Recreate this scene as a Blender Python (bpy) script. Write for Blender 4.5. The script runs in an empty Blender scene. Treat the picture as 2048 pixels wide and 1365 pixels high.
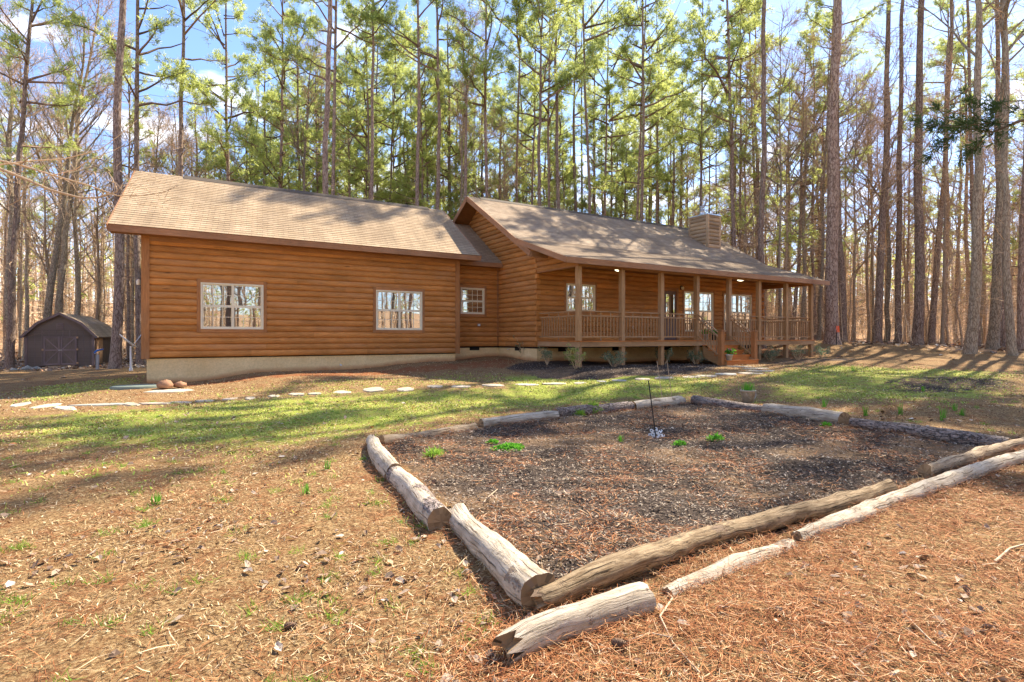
import bpy, math, random
import numpy as np
from mathutils import Vector, Matrix
random.seed(7); rng = np.random.default_rng(7)
R_ = math.radians
scene = bpy.context.scene

# ------------------------------------------------------------------ camera
YAW = math.atan(681/1115.0); EYE = 1.5
cam_d = bpy.data.cameras.new('camera'); cam = bpy.data.objects.new('camera', cam_d)
scene.collection.objects.link(cam); scene.camera = cam
cam.location = (0, 0, EYE); cam.rotation_euler = (math.pi/2, 0, -YAW)
cam_d.sensor_width = 36; cam_d.lens = 36*1115/2048; cam_d.shift_y = -7.5/2048
cam_d.clip_start = .05; cam_d.clip_end = 2000

# ------------------------------------------------------------------ light
SUN_AZ, SUN_EL = R_(13), R_(48)          # from +X towards +Y
sd = Vector((math.cos(SUN_EL)*math.cos(SUN_AZ), math.cos(SUN_EL)*math.sin(SUN_AZ), math.sin(SUN_EL)))
sun_d = bpy.data.lights.new('sun', 'SUN'); sun = bpy.data.objects.new('sun', sun_d)
scene.collection.objects.link(sun); sun.rotation_euler = sd.to_track_quat('Z', 'Y').to_euler()
sun_d.energy = 5.0; sun_d.angle = R_(.5); sun_d.color = (1, .90, .72)
world = bpy.data.worlds.new('World'); scene.world = world; world.use_nodes = True
nt = world.node_tree; nt.nodes.clear()
def wn(t, **k):
    n = nt.nodes.new(t)
    for a, v in k.items(): setattr(n, a, v)
    return n
sky = wn('ShaderNodeTexSky', sky_type='NISHITA', sun_disc=False, sun_elevation=SUN_EL, sun_rotation=math.pi/2-SUN_AZ)
sky.air_density = 1.0; sky.dust_density = .25; sky.ozone_density = 3.0
tc = wn('ShaderNodeTexCoord'); sep = wn('ShaderNodeSeparateXYZ')
nt.links.new(tc.outputs['Generated'], sep.inputs[0])
mx = wn('ShaderNodeMath', operation='MAXIMUM'); mx.inputs[1].default_value = .06; nt.links.new(sep.outputs[2], mx.inputs[0])
dv = wn('ShaderNodeVectorMath', operation='DIVIDE'); cb = wn('ShaderNodeCombineXYZ')
for i in range(3): nt.links.new(mx.outputs[0], cb.inputs[i])
nt.links.new(tc.outputs['Generated'], dv.inputs[0]); nt.links.new(cb.outputs[0], dv.inputs[1])
cn = wn('ShaderNodeTexNoise'); cn.inputs['Scale'].default_value = 1.15; cn.inputs['Detail'].default_value = 7; cn.inputs['Roughness'].default_value = .56
nt.links.new(dv.outputs[0], cn.inputs['Vector'])
cr = wn('ShaderNodeValToRGB'); cr.color_ramp.elements[0].position = .54; cr.color_ramp.elements[1].position = .68
nt.links.new(cn.outputs['Fac'], cr.inputs[0])
cm = wn('ShaderNodeMix', data_type='RGBA'); nt.links.new(cr.outputs[0], cm.inputs[0]); tn = wn('ShaderNodeMix', data_type='RGBA', blend_type='MULTIPLY'); tn.inputs[0].default_value = 1; tn.inputs[7].default_value = (.86, .86, .95, 1); nt.links.new(sky.outputs[0], tn.inputs[6]); nt.links.new(tn.outputs[2], cm.inputs[6])
cm.inputs[7].default_value = (7.6, 7.4, 7.2, 1)
bg = wn('ShaderNodeBackground'); bg.inputs[1].default_value = .15
ow = wn('ShaderNodeOutputWorld'); nt.links.new(cm.outputs[2], bg.inputs[0]); nt.links.new(bg.outputs[0], ow.inputs[0])
scene.view_settings.view_transform = 'Standard'; scene.view_settings.look = 'None'
scene.view_settings.gamma = 1; scene.view_settings.exposure = 1.3
scene.cycles.max_bounces = 6; scene.cycles.diffuse_bounces = 3; scene.cycles.glossy_bounces = 3
scene.cycles.transmission_bounces = 3; scene.cycles.transparent_max_bounces = 6

# ------------------------------------------------------------------ camera maths (used to lay out the ground from eye height)
Fw = np.array([math.sin(YAW), math.cos(YAW), 0]); Rt = np.array([math.cos(YAW), -math.sin(YAW), 0])
def ray(x, y): return Fw + Rt*((x-1024)/1115.) + np.array([0, 0, (675-y)/1115.])
def at(x, y, d): return np.array([0, 0, EYE]) + ray(x, y)*d
# ground control points: (x pixel, y pixel, depth)
GC = [(295,767,15.5),(600,742,17.6),(911,723,20.4),(995,712,22),(1073,722,19.8),(1158,735,17.7),(1240,731,18.6),(1330,731,19.6),(1443,731,19.8),(1620,715,24.3),
      (60,741,27.5),(190,737,27.5),(229,737,25),(10,760,22),(0,725,34),
      (1665,680,30),(1754,687,31),(1834,689,31),(1937,708,26),(1985,699,29),(2048,722,22),(1700,692,29),(1570,698,28)]
CP = [tuple(at(*g)) for g in GC]
def cp(d, l, z): p = Fw*d + Rt*l; CP.append((p[0], p[1], z))
for l in (-4, -2, 0, 2, 4): cp(2.2, l, 0.0); cp(0, l, 0.0); cp(4, l*1.4, 0.0); cp(-4, l*2, 0.0)
for l in (-8, -5, -2, 1): cp(8.3, l, .03)
for l in (4, 7.5): cp(8.3, l, .08)
for l in (-11, -7, -3, 1, 5): cp(11.8, l, .07)
for l in (9, 13): cp(11.8, l, .22)
for l in (-14,): cp(14.5, l, .02)
for l in (-3, 1.5, 6): cp(15, l, .30)
for l in (11, 16): cp(16, l, .40)
for l in (-30, -20): cp(36, l, -.05)
for l in (-12, -4, 4, 12): cp(34, l, .9)
for l in (-50, -30, -12): cp(58, l, .5)
for l in (6, 24): cp(58, l, 1.4)
cp(45, 42, 1.3); cp(30, 36, 1.1); cp(16, 30, .6); cp(5, 25, .3); cp(5, -20, 0); cp(-20, -20, 0); cp(-20, 0, 0); cp(-20, 20, .2)
CPa = np.array(CP)
def gz(x, y):
    x = np.asarray(x, float); y = np.asarray(y, float)
    sh = x.shape; x = x.ravel(); y = y.ravel()
    out = np.empty_like(x)
    for s in range(0, len(x), 20000):
        dx = x[s:s+20000, None]-CPa[None, :, 0]; dy = y[s:s+20000, None]-CPa[None, :, 1]
        w = 1.0/(dx*dx+dy*dy+.55)**1.9
        out[s:s+20000] = (w*CPa[None, :, 2]).sum(1)/w.sum(1)
    r = np.hypot(x, y)
    t = np.clip((r-62)/110., 0, 1); out += t*t*(3-2*t)*9.5
    out += .014*np.sin(x*1.7+1.3*np.sin(y*.9))*np.cos(y*1.3)
    return out.reshape(sh)
def gz1(x, y): return float(gz(np.array([x]), np.array([y]))[0])
def hit(px, py, h=0.0):
    """where the sight line through a photo pixel meets the ground (raised by h)"""
    r = ray(px, py); t = np.arange(1.2, 70, .03)
    P = np.array([0, 0, EYE])[None] + r[None]*t[:, None]
    below = P[:, 2] < gz(P[:, 0], P[:, 1])+h
    i = int(np.argmax(below)) if below.any() else len(t)-1
    return Vector(P[i])

# ------------------------------------------------------------------ helpers
def link(o): scene.collection.objects.link(o); return o
def tag(o, label=None, cat=None, group=None, kind=None):
    if label: o['label'] = label
    if cat: o['category'] = cat
    if group: o['group'] = group
    if kind: o['kind'] = kind
    return o
def empty(name, loc, rz=0, label=None, cat=None, group=None):
    o = bpy.data.objects.new(name, None); link(o); o.location = loc; o.rotation_euler = (0, 0, rz); o.empty_display_size = .2
    return tag(o, label, cat, group)
def fast(name, V, F, mats, parent=None, smooth=False, midx=None, uv=None):
    """mesh from numpy arrays; F is (M,3) or (M,4)"""
    me = bpy.data.meshes.new(name); V = np.asarray(V, np.float32); F = np.asarray(F, np.int32); k = F.shape[1]
    me.vertices.add(len(V)); me.vertices.foreach_set('co', V.ravel())
    me.loops.add(F.size); me.loops.foreach_set('vertex_index', F.ravel())
    me.polygons.add(len(F)); me.polygons.foreach_set('loop_start', np.arange(len(F), dtype=np.int32)*k)
    try: me.polygons.foreach_set('loop_total', np.full(len(F), k, np.int32))
    except Exception: pass
    me.polygons.foreach_set('use_smooth', np.full(len(F), smooth))
    if midx is not None: me.polygons.foreach_set('material_index', np.asarray(midx, np.int32))
    me.update(calc_edges=True); me.validate()
    for m in (mats if isinstance(mats, (list, tuple)) else [mats]): me.materials.append(m)
    o = bpy.data.objects.new(name, me); link(o)
    if parent: o.parent = parent
    return o
class MB:
    """collects shapes into one mesh; coordinates are world, turned local to the parent at build"""
    def __init__(s): s.v = []; s.f = []; s.uv = []; s.sm = []; s.mi = []; s.cur = 0; s.T = None
    def add(s, vs, fs, uvs=None, smooth=False):
        b = len(s.v)
        for p in vs: s.v.append(tuple(s.T @ Vector(p)) if s.T is not None else tuple(p))
        for i, f in enumerate(fs):
            s.f.append(tuple(b+k for k in f)); s.sm.append(smooth); s.mi.append(s.cur)
            s.uv.append(uvs[i] if uvs else [(0, 0)]*len(f))
    def box(s, lo, hi, along=None):
        x0, y0, z0 = lo; x1, y1, z1 = hi
        vs = [(x0,y0,z0),(x1,y0,z0),(x1,y1,z0),(x0,y1,z0),(x0,y0,z1),(x1,y0,z1),(x1,y1,z1),(x0,y1,z1)]
        fs = [(0,3,2,1),(4,5,6,7),(0,1,5,4),(1,2,6,5),(2,3,7,6),(3,0,4,7)]
        d = (abs(x1-x0), abs(y1-y0), abs(z1-z0)); a = along if along is not None else d.index(max(d)); o = [i for i in range(3) if i != a]
        off = random.random()*20
        uvs = [[(vs[k][a]+off, vs[k][o[0]]+vs[k][o[1]]+off) for k in f] for f in fs]
        s.add(vs, fs, uvs)
    def beam(s, p, q, w, h, up=(0, 0, 1)):
        """box of section w (sideways) x h (up) along p..q"""
        p = Vector(p); q = Vector(q); d = q-p; L = d.length; d.normalize(); sd_ = d.cross(Vector(up)).normalized(); u = sd_.cross(d).normalized()
        vs = []
        for c in (p, q):
            for a, b in ((-1,-1),(1,-1),(1,1),(-1,1)): vs.append(c+sd_*(a*w/2)+u*(b*h/2))
        fs = [(0,1,2,3),(7,6,5,4),(0,4,5,1),(1,5,6,2),(2,6,7,3),(3,7,4,0)]; off = random.random()*20
        def U(k): return ((L if k > 3 else 0)+off, [0,w,w+h,w+2*h][k % 4]+off)
        s.add(vs, fs, [[U(k) for k in f] for f in fs])
    def quad(s, a, b, c, d, uv=None): s.add([a,b,c,d], [(0,1,2,3)], [uv] if uv else None)
    def prism(s, poly, ax, a0, a1):
        """extrude polygon (2D in the other two axes) along axis ax"""
        n = len(poly); vs = []
        for a in (a0, a1):
            for p in poly:
                q = list(p); q.insert(ax, a); vs.append(q)
        fs = [tuple(range(n)), tuple(reversed(range(n, 2*n)))]+[(i, i+n, (i+1) % n+n, (i+1) % n) for i in range(n)]
        s.add(vs, fs, [[(vs[k][(ax+1) % 3]+vs[k][ax], vs[k][2] if ax != 2 else vs[k][0]) for k in f] for f in fs])
    def tube(s, pts, rad, n=8, cap=True, smooth=True):
        pts = [Vector(p) for p in pts]; rad = rad if isinstance(rad, (list, tuple)) else [rad]*len(pts)
        vs = []; ref = Vector((.31, .17, .93))
        for i, p in enumerate(pts):
            d = (pts[min(i+1, len(pts)-1)]-pts[max(i-1, 0)]).normalized()
            if abs(d.dot(ref)) > .97: ref = Vector((1, .2, 0)).normalized()
            a = d.cross(ref).normalized(); b = d.cross(a)
            for k in range(n): t = 2*math.pi*k/n; vs.append(p+(a*math.cos(t)+b*math.sin(t))*rad[i])
        fs = []; uvs = []
        for i in range(len(pts)-1):
            for k in range(n):
                k2 = (k+1) % n; fs.append((i*n+k, i*n+k2, (i+1)*n+k2, (i+1)*n+k)); uvs.append([(i*.2, k*.03)]*4)
        s.add(vs, fs, uvs, smooth)
        if cap: s.add(vs[:n], [tuple(reversed(range(n)))]); s.add(vs[-n:], [tuple(range(n))])
    def lathe(s, c, prof, n=16, smooth=True):
        vs = []; c = Vector(c)
        for r, z in prof:
            for k in range(n): t = 2*math.pi*k/n; vs.append(c+Vector((r*math.cos(t), r*math.sin(t), z)))
        fs = [(i*n+k, i*n+(k+1) % n, (i+1)*n+(k+1) % n, (i+1)*n+k) for i in range(len(prof)-1) for k in range(n)]
        s.add(vs, fs, None, smooth)
    def build(s, name, mat, parent=None, label=None):
        me = bpy.data.meshes.new(name); o = Vector((0, 0, 0))
        p = parent
        if p is not None:
            while p is not None: o = o+Vector(p.location); p = p.parent
        me.from_pydata([tuple(Vector(v)-o) for v in s.v], [], s.f)
        uvl = me.uv_layers.new(name='UVMap'); flat = [c for u in s.uv for p_ in u for c in p_]
        uvl.data.foreach_set('uv', flat)
        me.polygons.foreach_set('use_smooth', s.sm); me.polygons.foreach_set('material_index', s.mi)
        for m in (mat if isinstance(mat, (list, tuple)) else [mat]): me.materials.append(m)
        me.update(); ob = bpy.data.objects.new(name, me); link(ob)
        if parent is not None: ob.parent = parent
        if label: ob['label'] = label
        return ob
def own(o, loc):
    """give a single-mesh thing its own origin"""
    l = Vector(loc); o.data.transform(Matrix.Translation(-l)); o.location = l; return o

# ------------------------------------------------------------------ materials
class NB:
    def __init__(s, name):
        s.m = bpy.data.materials.new(name); s.m.use_nodes = True; s.t = s.m.node_tree; s.t.nodes.clear()
        s.out = s.t.nodes.new('ShaderNodeOutputMaterial'); s.p = s.t.nodes.new('ShaderNodeBsdfPrincipled'); s.t.links.new(s.p.outputs[0], s.out.inputs[0])
    def n(s, t, **k):
        n = s.t.nodes.new(t)
        for a, v in k.items():
            if isinstance(a, str) and hasattr(n, a) and a not in n.inputs: setattr(n, a, v)
        return n
    def l(s, a, b): s.t.links.new(a, b)
    def uv(s, sc=(1, 1, 1), kind='UV'):
        c = s.n('ShaderNodeTexCoord'); m = s.n('ShaderNodeMapping'); m.inputs['Scale'].default_value = sc; s.l(c.outputs[kind], m.inputs[0]); return m.outputs[0]
    def noise(s, vec, sc, det=4, rough=.55, dist=0):
        n = s.n('ShaderNodeTexNoise'); n.inputs['Scale'].default_value = sc; n.inputs['Detail'].default_value = det; n.inputs['Roughness'].default_value = rough; n.inputs['Distortion'].default_value = dist
        if vec is not None: s.l(vec, n.inputs['Vector'])
        return n.outputs['Fac']
    def vor(s, vec, sc, feat='F1', rand=1):
        n = s.n('ShaderNodeTexVoronoi'); n.feature = feat; n.inputs['Scale'].default_value = sc; n.inputs['Randomness'].default_value = rand; s.l(vec, n.inputs['Vector']); return n
    def ramp(s, fac, stops, interp='LINEAR'):
        r = s.n('ShaderNodeValToRGB'); e = r.color_ramp.elements; r.color_ramp.interpolation = interp
        while len(e) < len(stops): e.new(.5)
        for i, (p, c) in enumerate(stops):
            e[i].position = p; e[i].color = (c, c, c, 1) if isinstance(c, (int, float)) else (*c, 1)
        s.l(fac, r.inputs[0]); return r.outputs[0]
    def mix(s, f, a, b, mode='MIX'):
        m = s.n('ShaderNodeMix'); m.data_type = 'RGBA'; m.blend_type = mode; m.clamp_factor = True
        for k, v in ((0, f), (6, a), (7, b)):
            sock = m.inputs[k]
            if isinstance(v, (int, float)): sock.default_value = v if k == 0 else (v, v, v, 1)
            elif isinstance(v, tuple): sock.default_value = (*v, 1)
            else: s.l(v, sock)
        return m.outputs[2]
    def math(s, op, a, b=0.0, c=None):
        m = s.n('ShaderNodeMath'); m.operation = op
        for i, v in enumerate((a, b) if c is None else (a, b, c)):
            if isinstance(v, (int, float)): m.inputs[i].default_value = v
            else: s.l(v, m.inputs[i])
        return m.outputs[0]
    def island(s): return s.n('ShaderNodeNewGeometry').outputs['Random Per Island']
    def objrand(s): return s.n('ShaderNodeObjectInfo').outputs['Random']
    def fin(s, col, rough=.8, bump=None, bs=.3, bd=.02, spec=.3, metal=0):
        if isinstance(col, tuple): s.p.inputs['Base Color'].default_value = (*col, 1)
        else: s.l(col, s.p.inputs['Base Color'])
        if isinstance(rough, (int, float)): s.p.inputs['Roughness'].default_value = rough
        else: s.l(rough, s.p.inputs['Roughness'])
        s.p.inputs['Specular IOR Level'].default_value = spec; s.p.inputs['Metallic'].default_value = metal
        if bump is not None:
            b = s.n('ShaderNodeBump'); b.inputs['Strength'].default_value = bs; b.inputs['Distance'].default_value = bd; s.l(bump, b.inputs['Height']); s.l(b.outputs[0], s.p.inputs['Normal'])
        return s.m
def wood(name, c1, c2, knot=True, rough=.62, grain=1.0, worn=None, lo=.66, hi=1.16):
    b = NB(name); u = b.uv((.9, 14*grain, 1)); g = b.noise(u, 3.2, 6, .62, .6); isl = b.island()
    col = b.ramp(g, [(.28, c1), (.62, c2)])
    var = b.ramp(isl, [(0, lo), (.5, (lo+hi)/2), (1, hi)]); col = b.mix(1, col, var, 'MULTIPLY')
    u2 = b.uv((.5, .5, 1)); bl = b.noise(u2, 1.6, 5, .6); col = b.mix(1, col, b.ramp(bl, [(.3, .72), (.7, 1.15)]), 'MULTIPLY')
    if knot:
        k = b.vor(b.uv((.55, 3.6, 1)), 1.5); kn = b.ramp(k.outputs['Distance'], [(.03, 1), (.11, 0)]); col = b.mix(b.math('MULTIPLY', kn, .8), col, tuple(x*.22 for x in c1))
    if worn:
        w = b.noise(b.uv((.25, .8, 1)), 1.2, 6, .65); col = b.mix(b.ramp(w, [(.5, 0), (.78, .75)]), col, worn)
    ck = b.noise(b.uv((1.2, 42, 1)), 2.5, 3, .6); col = b.mix(b.ramp(ck, [(.63, 0), (.70, .45)]), col, tuple(x*.35 for x in c1))
    return b.fin(col, rough, b.math('ADD', g, b.math('MULTIPLY', ck, .8)), .45, .012, .2)
M = {}
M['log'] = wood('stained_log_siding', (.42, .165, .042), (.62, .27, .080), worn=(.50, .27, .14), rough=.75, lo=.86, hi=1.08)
M['trim'] = wood('stained_trim_board', (.30, .12, .040), (.47, .21, .080), worn=(.36, .22, .13))
M['fascia'] = wood('faded_fascia_board', (.30, .135, .062), (.45, .225, .115), knot=False, worn=(.40, .26, .18))
M['rail'] = wood('weathered_rail_wood', (.33, .17, .075), (.50, .29, .14), knot=False, worn=(.50, .36, .25))
M['tread'] = wood('orange_stained_tread', (.50, .16, .035), (.66, .24, .065), knot=False)
M['chimlog'] = wood('weathered_chimney_siding', (.34, .22, .12), (.54, .37, .22), worn=(.46, .34, .25))
M['shedwood'] = wood('dark_brown_shed_panel', (.12, .088, .070), (.20, .15, .12), knot=False, rough=.8)
M['shedtrim'] = wood('shed_trim_board', (.15, .105, .098), (.24, .175, .16), knot=False, rough=.8)
M['bracket'] = wood('raw_door_hinge_wood', (.35, .2, .11), (.5, .31, .18), knot=False)
def simple(name, c, rough=.5, metal=0, spec=.4, var=.12, sc=6, bs=.15):
    b = NB(name); n = b.noise(b.uv((1, 1, 1), 'Object'), sc, 5); c2 = b.ramp(n, [(.3, tuple(x*(1-var) for x in c)), (.7, tuple(min(1, x*(1+var)) for x in c))])
    return b.fin(c2, rough, n, bs, .004, spec, metal)
M['cream'] = simple('cream_vinyl_frame', (.78, .70, .54), .4, var=.04)
M['black'] = simple('black_metal', (.012, .012, .014), .4)
M['dark'] = simple('dark_void', (.012, .010, .009), .9)
M['white'] = simple('white_painted_metal', (.78, .78, .78), .35, var=.05)
M['galv'] = simple('galvanised_metal', (.55, .57, .6), .32, .85, var=.1)
M['grey'] = simple('grey_plastic', (.36, .37, .38), .6)
M['blue'] = simple('blue_handle', (.03, .14, .45), .4)
M['greenlid'] = simple('faded_green_cover', (.17, .20, .165), .8)
M['terra'] = simple('pale_glazed_pot', (.50, .48, .44), .55)
M['bucket'] = simple('aged_metal_pail', (.46, .40, .32), .6, .1, var=.25, sc=14)
M['orange'] = simple('orange_ribbon', (.95, .12, .02), .5)
M['pink'] = simple('pink_petal', (.75, .12, .35), .6)
M['red'] = simple('red_petal', (.6, .03, .03), .6)
M['stake'] = simple('bamboo_stake', (.52, .38, .25), .7)
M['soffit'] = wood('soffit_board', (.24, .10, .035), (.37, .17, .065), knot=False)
def glass():
    b = NB('window_glass'); b.t.nodes.remove(b.p)
    g = b.n('ShaderNodeBsdfGlossy'); g.inputs['Roughness'].default_value = .015; g.inputs['Color'].default_value = (.92, .95, .97, 1)
    d = b.n('ShaderNodeBsdfDiffuse'); d.inputs['Color'].default_value = (.02, .018, .016, 1)
    fr = b.n('ShaderNodeFresnel'); fr.inputs[0].default_value = 1.9; f = b.math('ADD', b.math('MULTIPLY', fr.outputs[0], .8), .42)
    bu = b.n('ShaderNodeBump'); bu.inputs['Strength'].default_value = .06; bu.inputs['Distance'].default_value = .02
    b.l(b.noise(b.uv((1, 1, 1), 'Object'), 1.6, 1), bu.inputs['Height']); b.l(bu.outputs[0], g.inputs['Normal'])
    m = b.n('ShaderNodeMixShader'); b.l(f, m.inputs[0]); b.l(d.outputs[0], m.inputs[1]); b.l(g.outputs[0], m.inputs[2]); b.l(m.outputs[0], b.out.inputs[0]); return b.m
M['glass'] = glass()
def lamp_mat():
    b = NB('lit_lamp_glass'); b.p.inputs['Base Color'].default_value = (.7, .75, .5, 1); b.p.inputs['Emission Color'].default_value = (1, .92, .62, 1); b.p.inputs['Emission Strength'].default_value = 2.0; b.p.inputs['Roughness'].default_value = .2; return b.m
M['lamp'] = lamp_mat()
def shingle(name, c1, c2, c3):
    b = NB(name); c = b.n('ShaderNodeTexCoord')
    br = b.n('ShaderNodeTexBrick'); br.offset = .5; br.inputs['Scale'].default_value = 1; br.inputs['Brick Width'].default_value = .30; br.inputs['Row Height'].default_value = .14
    br.inputs['Mortar Size'].default_value = .006; br.inputs['Mortar Smooth'].default_value = .2; br.inputs['Color1'].default_value = (*c1, 1); br.inputs['Color2'].default_value = (*c2, 1); br.inputs['Mortar'].default_value = (c1[0]*.55, c1[1]*.5, c1[2]*.5, 1)
    b.l(c.outputs['UV'], br.inputs['Vector'])
    n = b.noise(b.uv((1, 1, 1)), .55, 6, .6); col = b.mix(b.ramp(n, [(.42, 0), (.72, .8)]), br.outputs['Color'], c3)
    gr = b.noise(b.uv((1, 1, 1)), 90, 3); col = b.mix(1, col, b.ramp(gr, [(.3, .75), (.7, 1.2)]), 'MULTIPLY')
    st = b.noise(b.uv((2.2, .35, 1)), 1.0, 6, .65); col = b.mix(1, col, b.ramp(st, [(.35, .8), (.6, 1.06)]), 'MULTIPLY')
    return b.fin(col, .9, gr, .3, .004, .2)
M['shingle'] = shingle('tan_asphalt_shingle', (.42, .30, .185), (.49, .36, .235), (.32, .225, .14))
M['shingle_main'] = shingle('weathered_brown_shingle', (.37, .27, .185), (.47, .355, .25), (.28, .20, .135))
M['shedroof'] = shingle('shed_brown_shingle', (.38, .28, .19), (.46, .35, .25), (.27, .2, .14))
M['ridge'] = simple('dark_ridge_vent', (.10, .075, .055), .85)
def foundation():
    b = NB('parged_foundation'); o = b.uv((1, 1, 1), 'Object'); n = b.noise(o, 1.4, 7, .6); f = b.noise(o, 24, 4)
    col = b.ramp(n, [(.3, (.70, .50, .25)), (.7, (.86, .67, .38))])
    col = b.mix(1, col, b.ramp(f, [(.3, .88), (.7, 1.08)]), 'MULTIPLY')
    at_ = b.n('ShaderNodeAttribute'); at_.attribute_name = 'splash'
    sp = b.math('ADD', at_.outputs['Fac'], b.math('MULTIPLY', b.math('SUBTRACT', n, .5), .9)); col = b.mix(b.ramp(sp, [(.45, 0), (.95, .85)]), col, (.42, .17, .065))
    return b.fin(col, .9, f, .35, .01, .15)
M['found'] = foundation()
def bark(name, c1, c2, c3, sc=1.0, lich=.35):
    b = NB(name); o = b.uv((8*sc, 8*sc, 1.9*sc), 'Object'); n0 = b.noise(b.uv((1.3, 1.3, .5), 'Object'), 1.5, 4, .6)
    nz = b.n('ShaderNodeTexNoise'); nz.inputs['Scale'].default_value = 1.8; nz.inputs['Detail'].default_value = 3; b.l(o, nz.inputs['Vector']); ad = b.n('ShaderNodeMix'); ad.data_type = 'RGBA'; ad.blend_type = 'ADD'; ad.inputs[0].default_value = 1.0; b.l(o, ad.inputs[6]); b.l(nz.outputs['Color'], ad.inputs[7])
    v = b.vor(ad.outputs[2], 1.9, 'DISTANCE_TO_EDGE'); v2 = b.noise(b.uv((20*sc, 20*sc, 3*sc), 'Object'), 2, 6, .72)
    h = b.ramp(v.outputs['Distance'], [(0, 0), (.16, 1)]); hh = b.math('ADD', b.math('MULTIPLY', h, .35), b.math('MULTIPLY', v2, .75))
    col = b.ramp(hh, [(.30, c1), (.60, c2), (.88, c3)]); r = b.objrand(); col = b.mix(1, col, b.ramp(r, [(0, .75), (1, 1.2)]), 'MULTIPLY')
    col = b.mix(b.ramp(n0, [(.5, 0), (.75, lich)]), col, (c3[0]*.95, c3[1]*1.02, c3[2]*.9))
    return b.fin(col, .9, hh, 1.0, .04, .15)
M['pbark'] = bark('pine_bark', (.10, .062, .046), (.30, .205, .155), (.50, .39, .32))
M['gbark'] = bark('grey_hardwood_bark', (.13, .095, .065), (.34, .265, .19), (.54, .45, .34), 1.3)
M['tbark'] = bark('tan_hardwood_bark', (.26, .17, .11), (.50, .35, .235), (.64, .50, .37), 1.5)
def twig(name, c):
    b = NB(name); r = b.island(); col = b.mix(1, c, b.ramp(r, [(0, .6), (1, 1.35)]), 'MULTIPLY'); return b.fin(col, .8, spec=.2)
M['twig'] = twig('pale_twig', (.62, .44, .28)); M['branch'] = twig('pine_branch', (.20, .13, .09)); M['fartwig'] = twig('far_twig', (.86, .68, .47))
def leafy(name, c1, c2, tr, tf=.45):
    b = NB(name); r = b.island(); ob = b.objrand(); o = b.uv((1, 1, 1), 'Object'); cl = b.noise(o, .55, 3)
    col = b.ramp(r, [(0, c1), (1, c2)]); col = b.mix(1, col, b.ramp(cl, [(.3, .72), (.7, 1.2)]), 'MULTIPLY'); col = b.mix(1, col, b.ramp(ob, [(0, .8), (1, 1.2)]), 'MULTIPLY')
    b.l(col, b.p.inputs['Base Color']); b.p.inputs['Roughness'].default_value = .55; b.p.inputs['Specular IOR Level'].default_value = .3
    t = b.n('ShaderNodeBsdfTranslucent'); t2 = b.mix(1, tr, b.ramp(r, [(0, .7), (1, 1.25)]), 'MULTIPLY'); b.l(t2, t.inputs[0])
    m = b.n('ShaderNodeMixShader'); m.inputs[0].default_value = tf; b.l(b.p.outputs[0], m.inputs[1]); b.l(t.outputs[0], m.inputs[2]); b.l(m.outputs[0], b.out.inputs[0]); return b.m
M['needle'] = leafy('pine_needles', (.09, .135, .038), (.26, .32, .085), (.74, .80, .25), .55)
M['needle_d'] = leafy('dark_evergreen_needles', (.03, .06, .018), (.06, .10, .028), (.14, .22, .05), .3)
M['green'] = leafy('fresh_grass', (.12, .26, .03), (.22, .40, .05), (.40, .62, .08), .4)
M['holly'] = leafy('holly_leaf', (.10, .16, .08), (.32, .38, .24), (.3, .4, .2), .25)
M['clover'] = leafy('bright_ground_plant', (.06, .25, .02), (.12, .36, .03), (.2, .55, .05), .35)
def varied(name, stops, rough=.85, spec=.15):
    b = NB(name); r = b.island(); return b.fin(b.ramp(r, stops), rough, spec=spec)
M['straw'] = varied('pine_straw', [(0, (.08, .028, .013)), (.35, (.24, .08, .032)), (.7, (.43, .175, .070)), (.93, (.58, .34, .17)), (1, (.74, .56, .38))])
M['drygrass'] = varied('dry_grass', [(0, (.13, .07, .035)), (.4, (.33, .20, .095)), (.8, (.56, .41, .22)), (1, (.78, .66, .43))])
M['lawn'] = varied('lawn_blades', [(0, (.34, .29, .09)), (.3, (.56, .51, .17)), (.7, (.42, .50, .09)), (1, (.26, .42, .05))])
M['leaf'] = varied('dead_leaf', [(0, (.14, .085, .055)), (.4, (.32, .215, .145)), (.8, (.44, .33, .24)), (.93, (.62, .54, .45)), (1, (.60, .22, .07))], .7, .3)
M['mulch'] = varied('mulch_chip', [(0, (.03, .022, .019)), (.4, (.10, .075, .062)), (.72, (.24, .175, .13)), (1, (.58, .48, .37))])
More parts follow.
